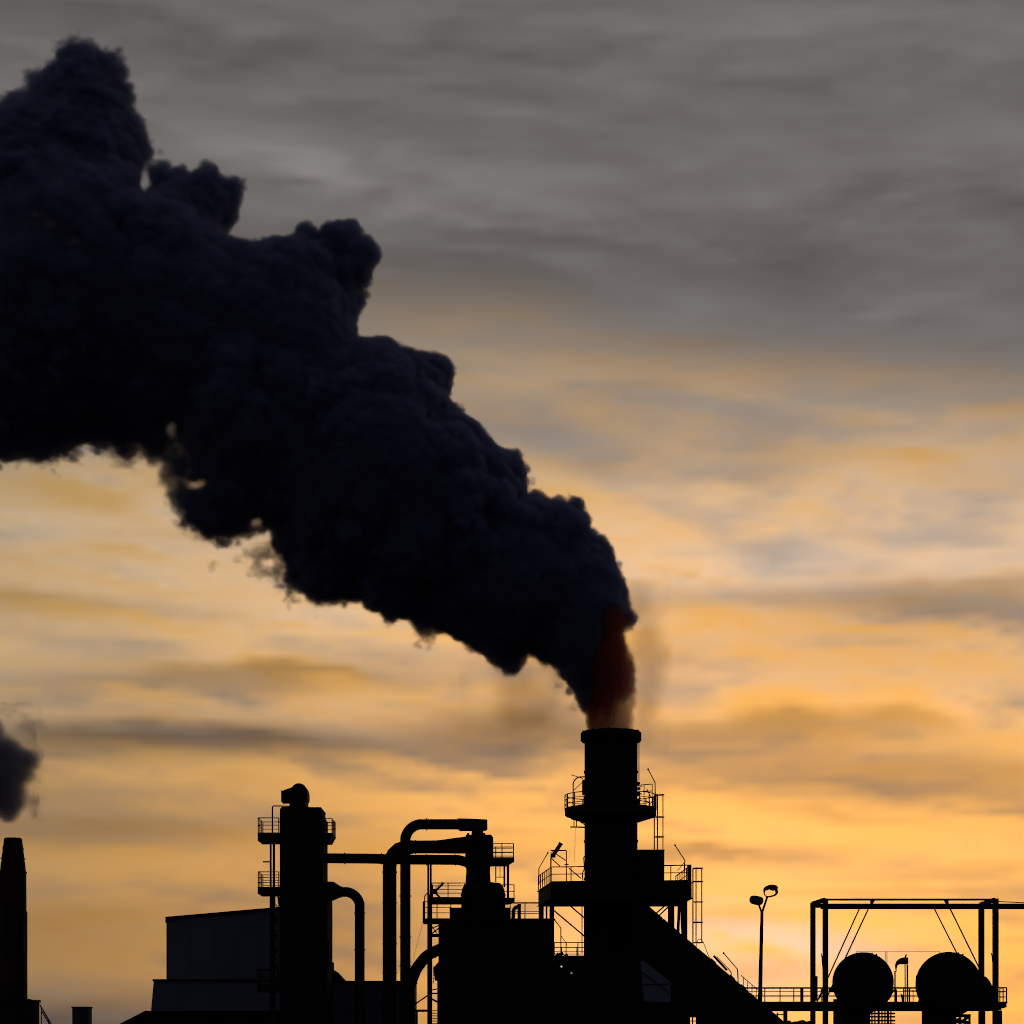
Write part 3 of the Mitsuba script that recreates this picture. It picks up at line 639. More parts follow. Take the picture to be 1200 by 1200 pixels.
t.part('roof_wedge', prism([(B.x(386), B.z(1149.6)), (B.x(386), B.z(1134)), (B.x(393), B.z(1138)), (B.x(404), B.z(1149.6))], 177.2, 180.0), 'dark_steel')

# ---- far left chimney
C = At(205.0); q = C.k
t = Thing('tapered_chimney', 'old dark brick chimney with a tapered top at the left edge of the picture', 'chimney')
ccx = C.x(15.3)
def octa(px_r, py): return (px_r * q / math.cos(math.pi / 8) * 1.0, C.z(py))
m = lathe([(0, 0), octa(14.9, 1262), octa(14.9, 1068), octa(14.5, 1066), octa(14.3, 1024), octa(11.0, 994), octa(9.6, 983), octa(8.8, 982), (0, C.z(982))], ccx, 205.0, 8)
m.apply_translation([-ccx, -205.0, 0]); m.apply_transform(trimesh.transformations.rotation_matrix(math.pi / 8, [0, 0, 1])); m.apply_translation([ccx, 205.0, 0])
t.part('shaft', m, 'brick_soot')
for py, rr in ((994, 11.6), (1006, 13.3), (1022, 15.0)):
    mm = lathe([(0, C.z(py + 1)), octa(rr, py + 1), octa(rr, py - 0.5), (0, C.z(py - 0.5))], 0, 0, 8)
    mm.apply_transform(trimesh.transformations.rotation_matrix(math.pi / 8, [0, 0, 1])); mm.apply_translation([ccx, 205.0, 0])
    t.part('iron_band', mm, 'rust_steel')
t.part('pilaster', box(C.x(27.6), C.x(31.0), 204.0, 205.4, 0, C.z(1068)), 'brick_soot')
for i in range(5):
    t.part('climbing_iron', box(C.x(-0.8), C.x(1.0), 204.4, 204.6, C.z(1040 + i * 4 + 1), C.z(1040 + i * 4)), 'rust_steel')
t = Thing('boiler_house', 'dark flat roofed house at the foot of the tapered chimney, bottom left corner', 'building')
B = At(200.0)
t.part('wall', box(B.x(-120), B.x(41.5), 200, 201.6, 0, B.z(1172.4)), 'brick_soot')
t.part('roof', prism([(B.x(-120), B.z(1170)), (B.x(31), B.z(1170.4)), (B.x(41), B.z(1173)), (B.x(41.4), B.z(1171.6)), (B.x(43.0), B.z(1171.6)), (B.x(43.0), B.z(1174.6)), (B.x(-120), B.z(1174.6))], 199.8, 201.8), 'dark_steel')
st = Thing('stair_rail', 'pair of pale sloping stair rails beside the bottom left house', 'stair')
for i, (a, b_) in enumerate((((45, 1177), (66, 1212)), ((45, 1185), (62, 1213)))):
    st.part('rail', tube([B.p(*a, 0.5 + i), B.p(*b_, 0.5 + i)], 0.06, 8), 'lamp_shell', True)
for u in (0.1, 0.5, 0.9):
    st.part('post', bar(B.p(45 + 21 * u, 1177 + 35 * u, 0.5), B.p(45 + 21 * u, 1262, 0.5), 0.07), 'dark_steel')
G = At(300.0)
t = Thing('square_stack', 'small dark square stack at the bottom edge between tapered chimney and warehouse', 'chimney')
t.part('shaft', box(G.x(84.6), G.x(103.6), 300, 302.5, 0, G.z(1181.5)), 'concrete')
t.part('cap', box(G.x(83.8), G.x(104.4), 299.85, 302.65, G.z(1181.5), G.z(1179.6)), 'concrete')

# ---- right side: walkway, gantry, tanks, lamp post
M = At(163.0)
wk = Thing('pipe_bridge', 'long black raised walkway with railings crossing behind the two round tanks', 'walkway')
wy0, wy1 = 164.2, 166.6
zd, zu = M.z(1173.4), M.z(1184.0)
wk.part('deck', box(M.x(868), M.x(1185), wy0, wy1, zd - 0.12, zd), 'dark_steel')
wk.part('front_beam', ibeam([M.x(868), wy0 + 0.1, (zd - 0.12 + zu) / 2], [M.x(1178), wy0 + 0.1, (zd - 0.12 + zu) / 2], zd - 0.12 - zu, 0.18), 'dark_steel')
wk.part('back_beam', ibeam([M.x(868), wy1 - 0.1, (zd - 0.12 + zu) / 2], [M.x(1170), wy1 - 0.1, (zd - 0.12 + zu) / 2], zd - 0.12 - zu, 0.18), 'dark_steel')
wk.part('end_bracket', prism([(M.x(1168), zd - 0.12), (M.x(1185), zd - 0.12), (M.x(1185), M.z(1180)), (M.x(1168), M.z(1184.5))], wy0 + 0.3, wy0 + 0.4), 'dark_steel')
e = 0.06
railing(wk, [(M.x(868), wy0 + e, zd), (M.x(1185) - e, wy0 + e, zd), (M.x(1185) - e, wy1 - e, zd)], h=1.03, gap=1.45, mids=(0.35, 0.72), r=0.036, name='front_railing')
railing(wk, [(M.x(868), wy1 - e, zd), (M.x(1180), wy1 - e, zd)], h=1.03, gap=2.1, mids=(0.5,), r=0.036, name='back_railing')
wk.part('gate_post', box(M.x(941.3), M.x(944.3), wy0 + 0.1, wy0 + 0.2, zd, M.z(1157)), 'dark_steel')
for px in (925, 990, 1100, 1180):
    wk.part('support', ibeam([M.x(px), 165.4, 0], [M.x(px), 165.4, zu], 0.28, 0.28), 'dark_steel')
# small pipework slung under the walkway
pr = Thing('pipe_rack', 'tangle of thin pipes and bars below the walkway between the tanks', 'pipe rack')
for i, px in enumerate((1024.5, 1028, 1031.5, 1036, 1040, 1043.5, 1047, 1050.5)):
    pr.part('riser_pipe', tube([M.p(px, 1262, 2.4), M.p(px, 1184, 2.4)], 0.055 + 0.03 * (i % 3 == 0), 8), 'dark_steel', True)
for py in (1187, 1191, 1195.5, 1199.5, 1206):
    pr.part('cross_pipe', tube([M.p(1016, py, 2.55), M.p(1056, py, 2.55)], 0.06, 8), 'dark_steel', True)
for px in (1121, 1127, 1133, 1139, 1144):
    pr.part('riser_pipe', tube([M.p(px, 1262, 2.4), M.p(px, 1190 if px != 1133 else 1184, 2.4)], 0.09, 8), 'dark_steel', True)
for a, b_ in (((1116, 1189.5), (1146, 1189.5)), ((1116, 1196), (1146, 1198)), ((1132, 1199), (1145, 1190)), ((1118, 1200.5), (1134, 1193))):
    pr.part('cross_pipe', tube([M.p(*a, 2.6), M.p(*b_, 2.6)], 0.11, 8), 'dark_steel', True)
for px in (1159.3, 1162):
    pr.part('riser_pipe', tube([M.p(px, 1262, 2.4), M.p(px, 1184, 2.4)], 0.05, 8), 'dark_steel', True)
for a, b_ in (((908, 1188.5), (925, 1188.5)), ((915, 1186), (915, 1196)), ((923, 1184), (923, 1200))):
    pr.part('guard_bar', bar(M.p(*a, 2.0), M.p(*b_, 2.0), 0.08), 'dark_steel')
lw = Thing('pump_row', 'low black row of pumps and plinths along the bottom edge under the walkway', 'pump row')
lw.part('plinth', box(M.x(900), M.x(1160), 166.8, 168.8, 0, M.z(1200)), 'concrete')
for i, (px, rr) in enumerate(((914, 4), (921, 3), (932, 4.5), (941, 3.5), (949, 5), (958, 4))):
    m = trimesh.creation.cylinder(rr * M.k, 1.4, sections=20); m.apply_transform(trimesh.transformations.rotation_matrix(math.pi / 2, [1, 0, 0])); m.apply_translation([M.x(px), 167.6, M.z(1199.5)])
    lw.part('pump', m, 'dark_steel', 40)

def tank(px, py, rp_, y, L_, label, foot):
    B = At(y); t = Thing('storage_tank', label, 'tank')
    r = rp_ * B.k; prof = []
    for u in np.linspace(0, math.pi / 2, 9): prof.append((r * math.sin(u), -L_ / 2 - 0.42 * r * math.cos(u)))
    prof += [(r * math.sin(u), L_ / 2 + 0.42 * r * math.cos(u)) for u in np.linspace(math.pi / 2, 0, 9)]
    m = trimesh.creation.revolve(np.array(prof), sections=64)
    m.apply_transform(trimesh.transformations.rotation_matrix(-math.pi / 2, [1, 0, 0])); m.apply_translation([B.x(px), y, B.z(py)])
    yaw = -math.atan2(B.x(px), y)
    def turn(q):
        q.apply_transform(trimesh.transformations.rotation_matrix(yaw, [0, 0, 1], [B.x(px), y, 0])); return q
    t.part('shell', turn(m), 'soot_steel', 40)
    for s_ in (-0.3, 0.3):
        ring_ = trimesh.creation.annulus(r - 0.01, r + 0.05, 0.18, sections=64)
        ring_.apply_transform(trimesh.transformations.rotation_matrix(-math.pi / 2, [1, 0, 0])); ring_.apply_translation([B.x(px), y + s_ * L_, B.z(py)])
        t.part('girth_band', turn(ring_), 'dark_steel', 40)
        t.part('saddle', turn(prism([(B.x(foot[0]), 0), (B.x(foot[0]), B.z(py) - r * 0.55), (B.x(foot[1]), B.z(py) - r * 0.55), (B.x(foot[1]), 0)], y + s_ * L_ - 0.3, y + s_ * L_ + 0.3)), 'soot_steel')
    for a in (-0.42, -0.28, 0.25, 0.4):
        zz = B.z(py) + r * math.cos(a) - 0.02
        t.part('nozzle', tube([[B.x(px) + r * math.sin(a), y - 0.8, zz], [B.x(px) + r * math.sin(a), y - 0.8, zz + 0.13]], 0.06, 8), 'dark_steel', True)
    return t, B
t, B = tank(1011.3, 1152.2, 34.6, 160.0, 4.0, 'black round ended storage tank, the left one of two under the steel gantry', (977, 1017))
t.part('side_pipe', tube([B.p(1046.0, 1138.5, -1.0), B.p(1046.0, 1175, -1.0)], 0.055, 8), 'dark_steel', True)
t.part('side_pipe', tube(bend([B.p(1038, 1172, -1.2), B.p(1044.5, 1160, -1.2), B.p(1047, 1160, -1.2), B.p(1047, 1175, -1.2)], 0.12), 0.05, 8), 'dark_steel', True)
t.part('valve_box', box(B.x(970.5), B.x(978), 159.2, 159.8, B.z(1163), B.z(1157.2)), 'dark_steel')
t.part('valve_stay', bar(B.p(959.5, 1171, 0), B.p(965, 1160, 0), 0.08), 'dark_steel')
t, B = tank(1111.3, 1154.2, 37.0, 160.5, 4.0, 'black round ended storage tank, the right one of two, with a sloping side hood', (1081, 1118))
t.part('side_hood', prism([(B.x(1135), B.z(1145.5)), (B.x(1149), B.z(1145.5)), (B.x(1153), B.z(1150)), (B.x(1161), B.z(1166)), (B.x(1162), B.z(1174)), (B.x(1158), B.z(1185)), (B.x(1135), B.z(1185))], 158.6, 160.0), 'soot_steel')
t.part('side_box', box(B.x(1072.2), B.x(1078.5), 159.2, 160.2, B.z(1160), B.z(1143.4)), 'dark_steel')
t.part('skirt', prism([(B.x(1078), B.z(1160)), (B.x(1075.5), B.z(1174)), (B.x(1090), B.z(1174)), (B.x(1090), B.z(1160))], 159.3, 160.4), 'dark_steel')

lf = Thing('safety_line', 'thin wire on short masts strung above the two tanks', 'wire')
B = At(160.6)
lf.part('wire', tube([B.p(1003, 1115.3), B.p(1050, 1115.0), B.p(1100.5, 1115.3)], 0.018, 6), 'dark_steel', True)
for px, pb in ((1003.4, 1119), (1037.4, 1128), (1039.4, 1129), (1101, 1118)):
    lf.part('mast', bar(B.p(px, pb), B.p(px, 1115), 0.035), 'dark_steel')

ws = Thing('windsock', 'limp drooping windsock on a double mast between the two tanks', 'windsock')
B = At(162.5)
ws.part('sock', tube([B.p(1063.2, 1126.2), B.p(1060, 1125.8), B.p(1056, 1126.4), B.p(1052.4, 1128.0), B.p(1050.4, 1131), B.p(1049.9, 1134.5), B.p(1050.3, 1139)], [x * B.k for x in (4.0, 4.2, 3.7, 2.6, 1.5, 1.0, 0.5)], 14), 'cloth', 50)
ws.part('mast', bar(B.p(1060.6, 1130), B.p(1060.9, 1174), 0.07), 'dark_steel')
ws.part('mast', bar(B.p(1063.2, 1131), B.p(1063.6, 1174), 0.10), 'dark_steel')
ws.part('hoop', tube([B.p(1063.4 + 0.2 * math.cos(u), 1126.2 + 4.3 * math.sin(u), 0.28 * math.cos(u)) for u in np.linspace(0, 2 * math.pi, 17)], 0.025, 6), 'dark_steel', True)
ws.part('finial', tube([B.p(1061, 1122.5), B.p(1061.5, 1119.5), B.p(1063, 1119)], 0.05, 6), 'dark_steel', True)
ws.part('foot_frame', [bar(B.p(1058.2, 1161, -0.2), B.p(1058.2, 1174, -0.2), 0.05), bar(B.p(1058.2, 1161, -0.2), B.p(1066, 1160.4, -0.2), 0.05), bar(B.p(1069.5, 1160, -0.2), B.p(1069.5, 1174, -0.2), 0.05), bar(B.p(1066, 1161, -0.2), B.p(1075, 1160.5, -0.2), 0.05)], 'dark_steel')
ws.part('foot_valve', prism([(B.x(1055), B.z(1164)), (B.x(1057.5), B.z(1167)), (B.x(1058.5), B.z(1174)), (B.x(1056.5), B.z(1174))], 162.2, 162.4), 'dark_steel')

ga = Thing('steel_gantry', 'tall open steel frame of four brown posts and level beams spanning the two tanks', 'gantry')
Gf, Gr = At(165.0), At(170.5)
ga_z = lambda py: Gf.z(py)
zf = Gf.z(1053)
def col(B, px, z, w, d=0.36):
    ga.part('post', ibeam([B.x(px), B.y, 0], [B.x(px), B.y, z], w, d, 0.05) if False else box(B.x(px) - w / 2, B.x(px) + w / 2, B.y - d / 2, B.y + d / 2, 0, z), 'rust_steel')
col(Gf, 967.2, Gf.z(1053), 0.37); col(Gf, 1166.6, Gf.z(1053), 0.40)
col(Gr, 952.6, Gr.z(1058), 0.37); col(Gr, 1150.0, Gr.z(1059), 0.40)
ga.part('main_beam', ibeam([Gf.x(961), Gf.y - 0.3, (Gf.z(1059.3) + Gf.z(1065.6)) / 2], [Gf.x(1260), Gf.y - 0.3, (Gf.z(1059.3) + Gf.z(1065.6)) / 2], Gf.z(1059.3) - Gf.z(1065.6), 0.22), 'rust_steel')
ga.part('top_rail', box(Gf.x(970), Gf.x(1163), Gf.y - 0.1, Gf.y + 0.06, Gf.z(1055.4), Gf.z(1053.1)), 'rust_steel')
ga.part('back_beam', ibeam([Gr.x(950.5), Gr.y, Gr.z(1061.5)], [Gr.x(1153), Gr.y, Gr.z(1062)], 0.30, 0.22), 'rust_steel')
for (pa, pb_) in (((951.5, 1059.4), (966, 1054.6)), ((1148, 1060.4), (1165, 1054.6))):
    a3, b3 = Gr.p(*pa), Gf.p(*pb_)
    ga.part('side_beam', ibeam(a3, b3, 0.3, 0.2), 'rust_steel')
for px in (1021.5, 1109.8):
    sgn = 1 if px < 1060 else -1
    ga.part('gusset', prism([(Gf.x(px - 1.6 * sgn), Gf.z(1055)), (Gf.x(px + 4 * sgn), Gf.z(1055)), (Gf.x(px + 1.0 * sgn), Gf.z(1059.5)), (Gf.x(px - 1.6 * sgn), Gf.z(1059.5))], Gf.y - 0.12, Gf.y + 0.08), 'rust_steel')
for B_, a, b_ in ((Gr, (1007.5, 1064), (957, 1175)), (Gf, (1020, 1060), (968, 1171)), (Gr, (1094.5, 1064), (1149, 1172)), (Gf, (1111, 1060), (1165, 1170))):
    ga.part('brace_rod', tube([B_.p(*a), B_.p(*b_)], 0.05, 8), 'dark_steel', True)
ga.part('junction_box', box(Gr.x(950.6), Gr.x(954.0), Gr.y - 0.32, Gr.y - 0.18, Gr.z(1152), Gr.z(1138)), 'dark_steel')
ga.part('cable_tray', box(Gr.x(954.6), Gr.x(957.6), Gr.y - 0.30, Gr.y - 0.2, Gr.z(1173), Gr.z(1144)), 'dark_steel')
for B_, px in ((Gf, 962.2), (Gf, 1161.6)):
    ga.part('conduit', tube([B_.p(px - 0.5, 1117, -0.2), B_.p(px + 0.8, 1124, -0.2), B_.p(px + 1.6, 1136, -0.2)], 0.035, 6), 'dark_steel', True)
    ga.part('conduit_box', box(B_.x(px + 0.2), B_.x(px + 2.0), B_.y - 0.3, B_.y - 0.2, B_.z(1127), B_.z(1120)), 'dark_steel')
cb = Thing('overhead_cable', 'thin sagging cable running off the right edge from the gantry top', 'cable')
cb.whole(tube([Gf.p(1166, 1056.3), Gf.p(1185, 1057.2), Gf.p(1215, 1058.6), Gf.p(1260, 1059.0)], 0.035, 8), 'dark_steel', True)

lp = Thing('lamp_post', 'slender forked lamp post with two floodlight heads left of the gantry', 'lamp post')
B = At(160.0)
lp.part('pole', tube([B.p(890.2, 1262), B.p(890.6, 1174), B.p(892.9, 1068)], [0.17, 0.155, 0.105], 16), 'dark_steel', 40)
lp.part('left_arm', tube([B.p(892.9, 1070), B.p(888.8, 1059)], 0.07, 10), 'dark_steel', 40)
lp.part('right_arm', tube([B.p(892.9, 1070), B.p(899, 1051.5)], 0.075, 10), 'dark_steel', 40)
def head(cx_, cy_, w_, h_, rot, ring=False):
    pts = [(cx_ + w_ * np.sign(math.cos(u)) * abs(math.cos(u)) ** 0.7 * math.cos(rot) - h_ * np.sign(math.sin(u)) * abs(math.sin(u)) ** 0.7 * math.sin(rot),
            cy_ + w_ * np.sign(math.cos(u)) * abs(math.cos(u)) ** 0.7 * math.sin(rot) + h_ * np.sign(math.sin(u)) * abs(math.sin(u)) ** 0.7 * math.cos(rot)) for u in np.linspace(0, 2 * math.pi, 28, endpoint=False)]
    return [(B.x(a), B.z(b_)) for a, b_ in pts]
hk = lp.sub('left_head')
lp.part('shell', trimesh.convex.convex_hull(np.array([[x, 159.55, z] for x, z in head(886.3, 1054.6, 7.6, 4.2, 0.18)] + [[x, 159.95, z] for x, z in head(886.3, 1054.9, 8.3, 5.0, 0.18)] + [[x, 160.25, z] for x, z in head(886.6, 1056.0, 7.4, 4.2, 0.18)])), 'lamp_shell', 40, parent=hk)
hk = lp.sub('right_head')
out, inn = head(903, 1044.2, 8.4, 7.0, -0.22), head(902.4, 1046.0, 6.3, 3.7, -0.25)
mm = trimesh.creation.extrude_polygon(Polygon(out, [inn]), 0.22, engine='earcut')
vv = mm.vertices.copy(); mm.vertices = np.c_[vv[:, 0], 160.1 - vv[:, 2], vv[:, 1]]
lp.part('frame', mm, 'lamp_shell', parent=hk, label='open floodlight frame seen through against the sky')
lp.part('visor', prism([(B.x(896.3), B.z(1043.4)), (B.x(897.3), B.z(1038.6)), (B.x(902), B.z(1037)), (B.x(909), B.z(1037.6)), (B.x(911.4), B.z(1040.4)), (B.x(910), B.z(1043.2)), (B.x(905), B.z(1044.2)), (B.x(901), B.z(1042.6))], 159.7, 159.88), 'lamp_shell', parent=hk)
pane = trimesh.creation.extrude_polygon(Polygon(inn), 0.002, engine='earcut')
from shapely.geometry import Polygon as Pg
pv = np.array(inn); cen = pv.mean(0)
pm = trimesh.Trimesh(np.vstack([np.c_[pv[:, 0], np.full(len(pv), 159.99), pv[:, 1]], [[cen[0], 159.99, cen[1]]]]), [[i, (i + 1) % len(pv), len(pv)] for i in range(len(pv))], process=False)
lp.part('glass', pm, 'glass', parent=hk)



# ------------------------------------------------------------------ smoke
from scipy.spatial import cKDTree


def raster_spheres(sdf, org, h, C, R, margin):
    """Union of balls, written into the distance grid sdf[x, y, z]."""
    nx, ny, nz = sdf.shape
    for c, r in zip(C, R):
        i0 = np.maximum(np.floor((c - r - margin - org) / h).astype(int), 0)
        i1 = np.minimum(np.ceil((c + r + margin - org) / h).astype(int) + 1, sdf.shape)
        if (i1 <= i0).any(): continue
        X = ((org[0] + np.arange(i0[0], i1[0]) * h - c[0]) ** 2).astype(np.float32)[:, None, None]
        Y = ((org[1] + np.arange(i0[1], i1[1]) * h - c[1]) ** 2).astype(np.float32)[None, :, None]
        Z = ((org[2] + np.arange(i0[2], i1[2]) * h - c[2]) ** 2).astype(np.float32)[None, None, :]
        w = sdf[i0[0]:i1[0], i0[1]:i1[1], i0[2]:i1[2]]
        np.minimum(w, np.sqrt(X + Y + Z) - np.float32(r), out=w)


def hull_mesh(field, org, h, step, pad, cut=None):
    """A closed surface round field < pad (field: a distance grid): surface nets on a coarser grid."""
    k = max(1, int(round(step / h)))
    f = ndimage.minimum_filter(field, size=k + 1)
    f = ndimage.gaussian_filter(np.pad(f[::k, ::k, ::k], 3, constant_values=2.0), 0.8) - pad
    if cut is not None:
        f = np.maximum(f, np.pad(np.broadcast_to(cut, field.shape)[::k, ::k, ::k], 3, constant_values=2.0))
    s = h * k; o = org - 3 * s
    ins = f < 0
    n8 = [ins[a:a - 1 or None, b:b - 1 or None, c:c - 1 or None] for a in (0, 1) for b in (0, 1) for c in (0, 1)]
    tot = sum(x.astype(np.int8) for x in n8)
    cell = (tot > 0) & (tot < 8)
    num = np.full(cell.shape, -1, np.int64); num[cell] = np.arange(cell.sum())
    idx = np.argwhere(cell)
    acc, cnt = np.zeros((len(idx), 3)), np.zeros(len(idx))
    corners = [(a, b, c) for a in (0, 1) for b in (0, 1) for c in (0, 1)]
    val = [f[idx[:, 0] + a, idx[:, 1] + b, idx[:, 2] + c] for a, b, c in corners]
    for i in range(8):
        for j in range(i + 1, 8):
            d = np.array(corners[j]) - corners[i]
            if np.abs(d).sum() != 1: continue
            on = (val[i] < 0) != (val[j] < 0)
            t = np.clip(val[i][on] / (val[i][on] - val[j][on]), 0.05, 0.95)
            acc[on] += np.array(corners[i]) + t[:, None] * d; cnt[on] += 1
    V = o + (idx + acc / cnt[:, None]) * s
    F = []
    for ax in range(3):
        b, c = (ax + 1) % 3, (ax + 2) % 3
        lo = [slice(1, -1)] * 3; hi = [slice(1, -1)] * 3
        lo[ax], hi[ax] = slice(0, -1), slice(1, None)
        A0, A1 = ins[tuple(lo)], ins[tuple(hi)]
        e = np.argwhere(A0 != A1)
        sg = A0[tuple(e.T)]
        base = e.copy(); base[:, b] += 1; base[:, c] += 1
        q = []
        for db, dc in ((-1, -1), (0, -1), (0, 0), (-1, 0)):
            p = base.copy(); p[:, b] += db; p[:, c] += dc
            q.append(num[tuple(p.T)])
        q = np.stack(q, 1); q[~sg] = q[~sg][:, ::-1]
        F += [q[:, [0, 1, 2]], q[:, [0, 2, 3]]]
    return trimesh.Trimesh(V, np.vstack(F), process=False)


def add_smoke(key, mesh, rho, org, h, albedo, g, medium):
    hi = org + (np.array(rho.shape) - 1) * h
    lo = org - h / 2; size = np.array(rho.shape) * h
    grid = mi.VolumeGrid(np.ascontiguousarray(rho.transpose(2, 1, 0))[..., None].astype(np.float32))
    scene[medium] = {'type': 'heterogeneous', 'albedo': {'type': 'rgb', 'value': list(albedo)}, 'scale': 1.0,
                     'sigma_t': {'type': 'gridvolume', 'grid': grid, 'filter_type': 'trilinear', 'wrap_mode': 'clamp',
                                 'to_world': T().translate(lo.tolist()).scale(size.tolist())},
                     'phase': {'type': 'hg', 'g': g}}
    s = mikit.ply(mesh, 'smoke_skin')
    s['interior'] = {'type': 'ref', 'id': medium}
    scene[key] = s


scene['smoke_skin'] = {'type': 'null'}
PLUME = [(744, 862), (745, 840), (748, 820), (748, 790), (745, 775), (739, 766), (736, 752), (735, 744), (731, 740), (738, 740), (745, 735), (750, 727), (751, 719), (745, 716), (740, 712), (738, 700), (733, 688),
         (729, 680), (724, 668), (727, 655), (722, 647), (716, 641), (718, 636), (712, 632), (700, 626), (694, 618), (688, 618), (692, 610), (689, 602), (686, 593), (680, 585), (671, 581), (665, 582), (666, 588),
         (655, 587), (643, 584), (636, 578), (628, 577), (618, 576), (624, 568), (626, 560), (619, 552), (617, 545), (612, 537), (614, 530), (611, 525), (603, 524), (598, 527), (594, 531), (590, 533), (588, 524),
         (583, 516), (581, 506), (575, 500), (565, 496), (567, 491), (565, 487), (558, 488), (553, 484), (551, 470), (540, 470), (532, 468), (523, 464), (530, 460), (534, 452), (533, 445), (535, 430), (531, 420),
         (522, 414), (510, 409), (500, 413), (486, 411), (478, 404), (458, 400), (445, 400), (432, 397), (420, 396), (422, 387), (427, 370), (426, 350), (421, 337), (428, 332), (434, 327), (434, 318), (440, 312),
         (443, 302), (440, 290), (433, 284), (425, 278), (420, 270), (412, 264), (403, 260), (385, 262), (372, 261), (358, 263), (345, 264), (336, 266), (332, 274), (320, 274), (308, 271), (300, 278), (300, 286),
         (290, 293), (284, 291), (275, 280), (267, 274), (272, 266), (280, 260), (286, 245), (285, 228), (292, 223), (293, 215), (285, 210), (278, 203), (270, 207), (266, 203), (260, 197), (248, 193), (243, 187),
         (230, 187), (228, 193), (205, 190), (190, 188), (180, 190), (176, 195), (171, 224), (171, 198), (177, 187), (184, 180), (178, 165), (172, 150), (166, 140), (169, 125), (158, 105), (152, 85), (140, 62),
         (118, 52), (110, 43), (100, 40), (92, 46), (80, 50), (70, 47), (60, 53), (57, 65), (48, 75), (32, 80), (26, 83), (26, 95), (18, 102), (12, 98), (9, 112), (4, 126), (-10, 122), (-40, 140), (-75, 150),
         (-120, 220), (-140, 330), (-130, 440), (-90, 520), (-40, 548), (0, 539), (17, 543), (38, 545), (55, 549), (66, 553), (70, 537), (76, 530), (87, 524), (99, 521), (114, 520), (125, 532), (131, 543), (143, 532),
         (157, 533), (169, 542), (182, 545), (187, 561), (190, 575), (201, 583), (203, 593), (208, 613), (216, 628), (233, 632), (248, 638), (271, 641), (286, 637), (300, 630), (315, 626), (318, 640), (322, 653),
         (332, 668), (332, 683), (323, 695), (328, 698), (337, 708), (350, 708), (353, 700), (363, 713), (375, 717), (390, 708), (400, 700), (407, 710), (417, 697), (428, 705), (437, 715), (445, 718), (445, 730),
         (455, 735), (463, 732), (473, 727), (483, 727), (482, 737), (487, 743), (495, 752), (503, 748), (513, 743), (522, 738), (530, 743), (537, 747), (545, 745), (545, 755), (557, 757), (567, 763), (577, 778),
         (590, 785), (600, 790), (610, 788), (613, 777), (615, 762), (628, 772), (643, 777), (653, 785), (657, 797), (667, 808), (673, 820), (680, 830), (685, 840), (688, 862)]


PUFFS = [(738, 727, 12), (722, 664, 8), (716, 650, 10), (704, 638, 9), (678, 593, 11), (682, 608, 12), (605, 533, 9), (609, 552, 13), (518, 436, 17), (505, 424, 13), (470, 416, 13),
         (412, 300, 27), (395, 284, 23), (360, 284, 21), (322, 286, 14), (412, 360, 16), (265, 225, 22), (285, 214, 7), (245, 206, 16), (212, 206, 16), (100, 82, 34), (130, 107, 31), (60, 112, 34), (142, 150, 30),
         (30, 132, 34), (90, 140, 56), (153, 180, 22), (120, 78, 22), (604, 770, 16), (560, 742, 13), (497, 736, 12), (455, 720, 11), (376, 700, 15), (340, 692, 14), (240, 615, 19), (265, 620, 17), (218, 605, 17),
         (575, 766, 9), (547, 747, 8), (531, 737, 7), (506, 742, 8), (480, 729, 8), (465, 725, 7), (431, 703, 8), (406, 701, 8), (365, 707, 8), (350, 701, 7), (330, 690, 9), (326, 666, 9), (651, 780, 8), (668, 808, 7),
         (60, 535, 13), (150, 522, 11), (196, 560, 13)]


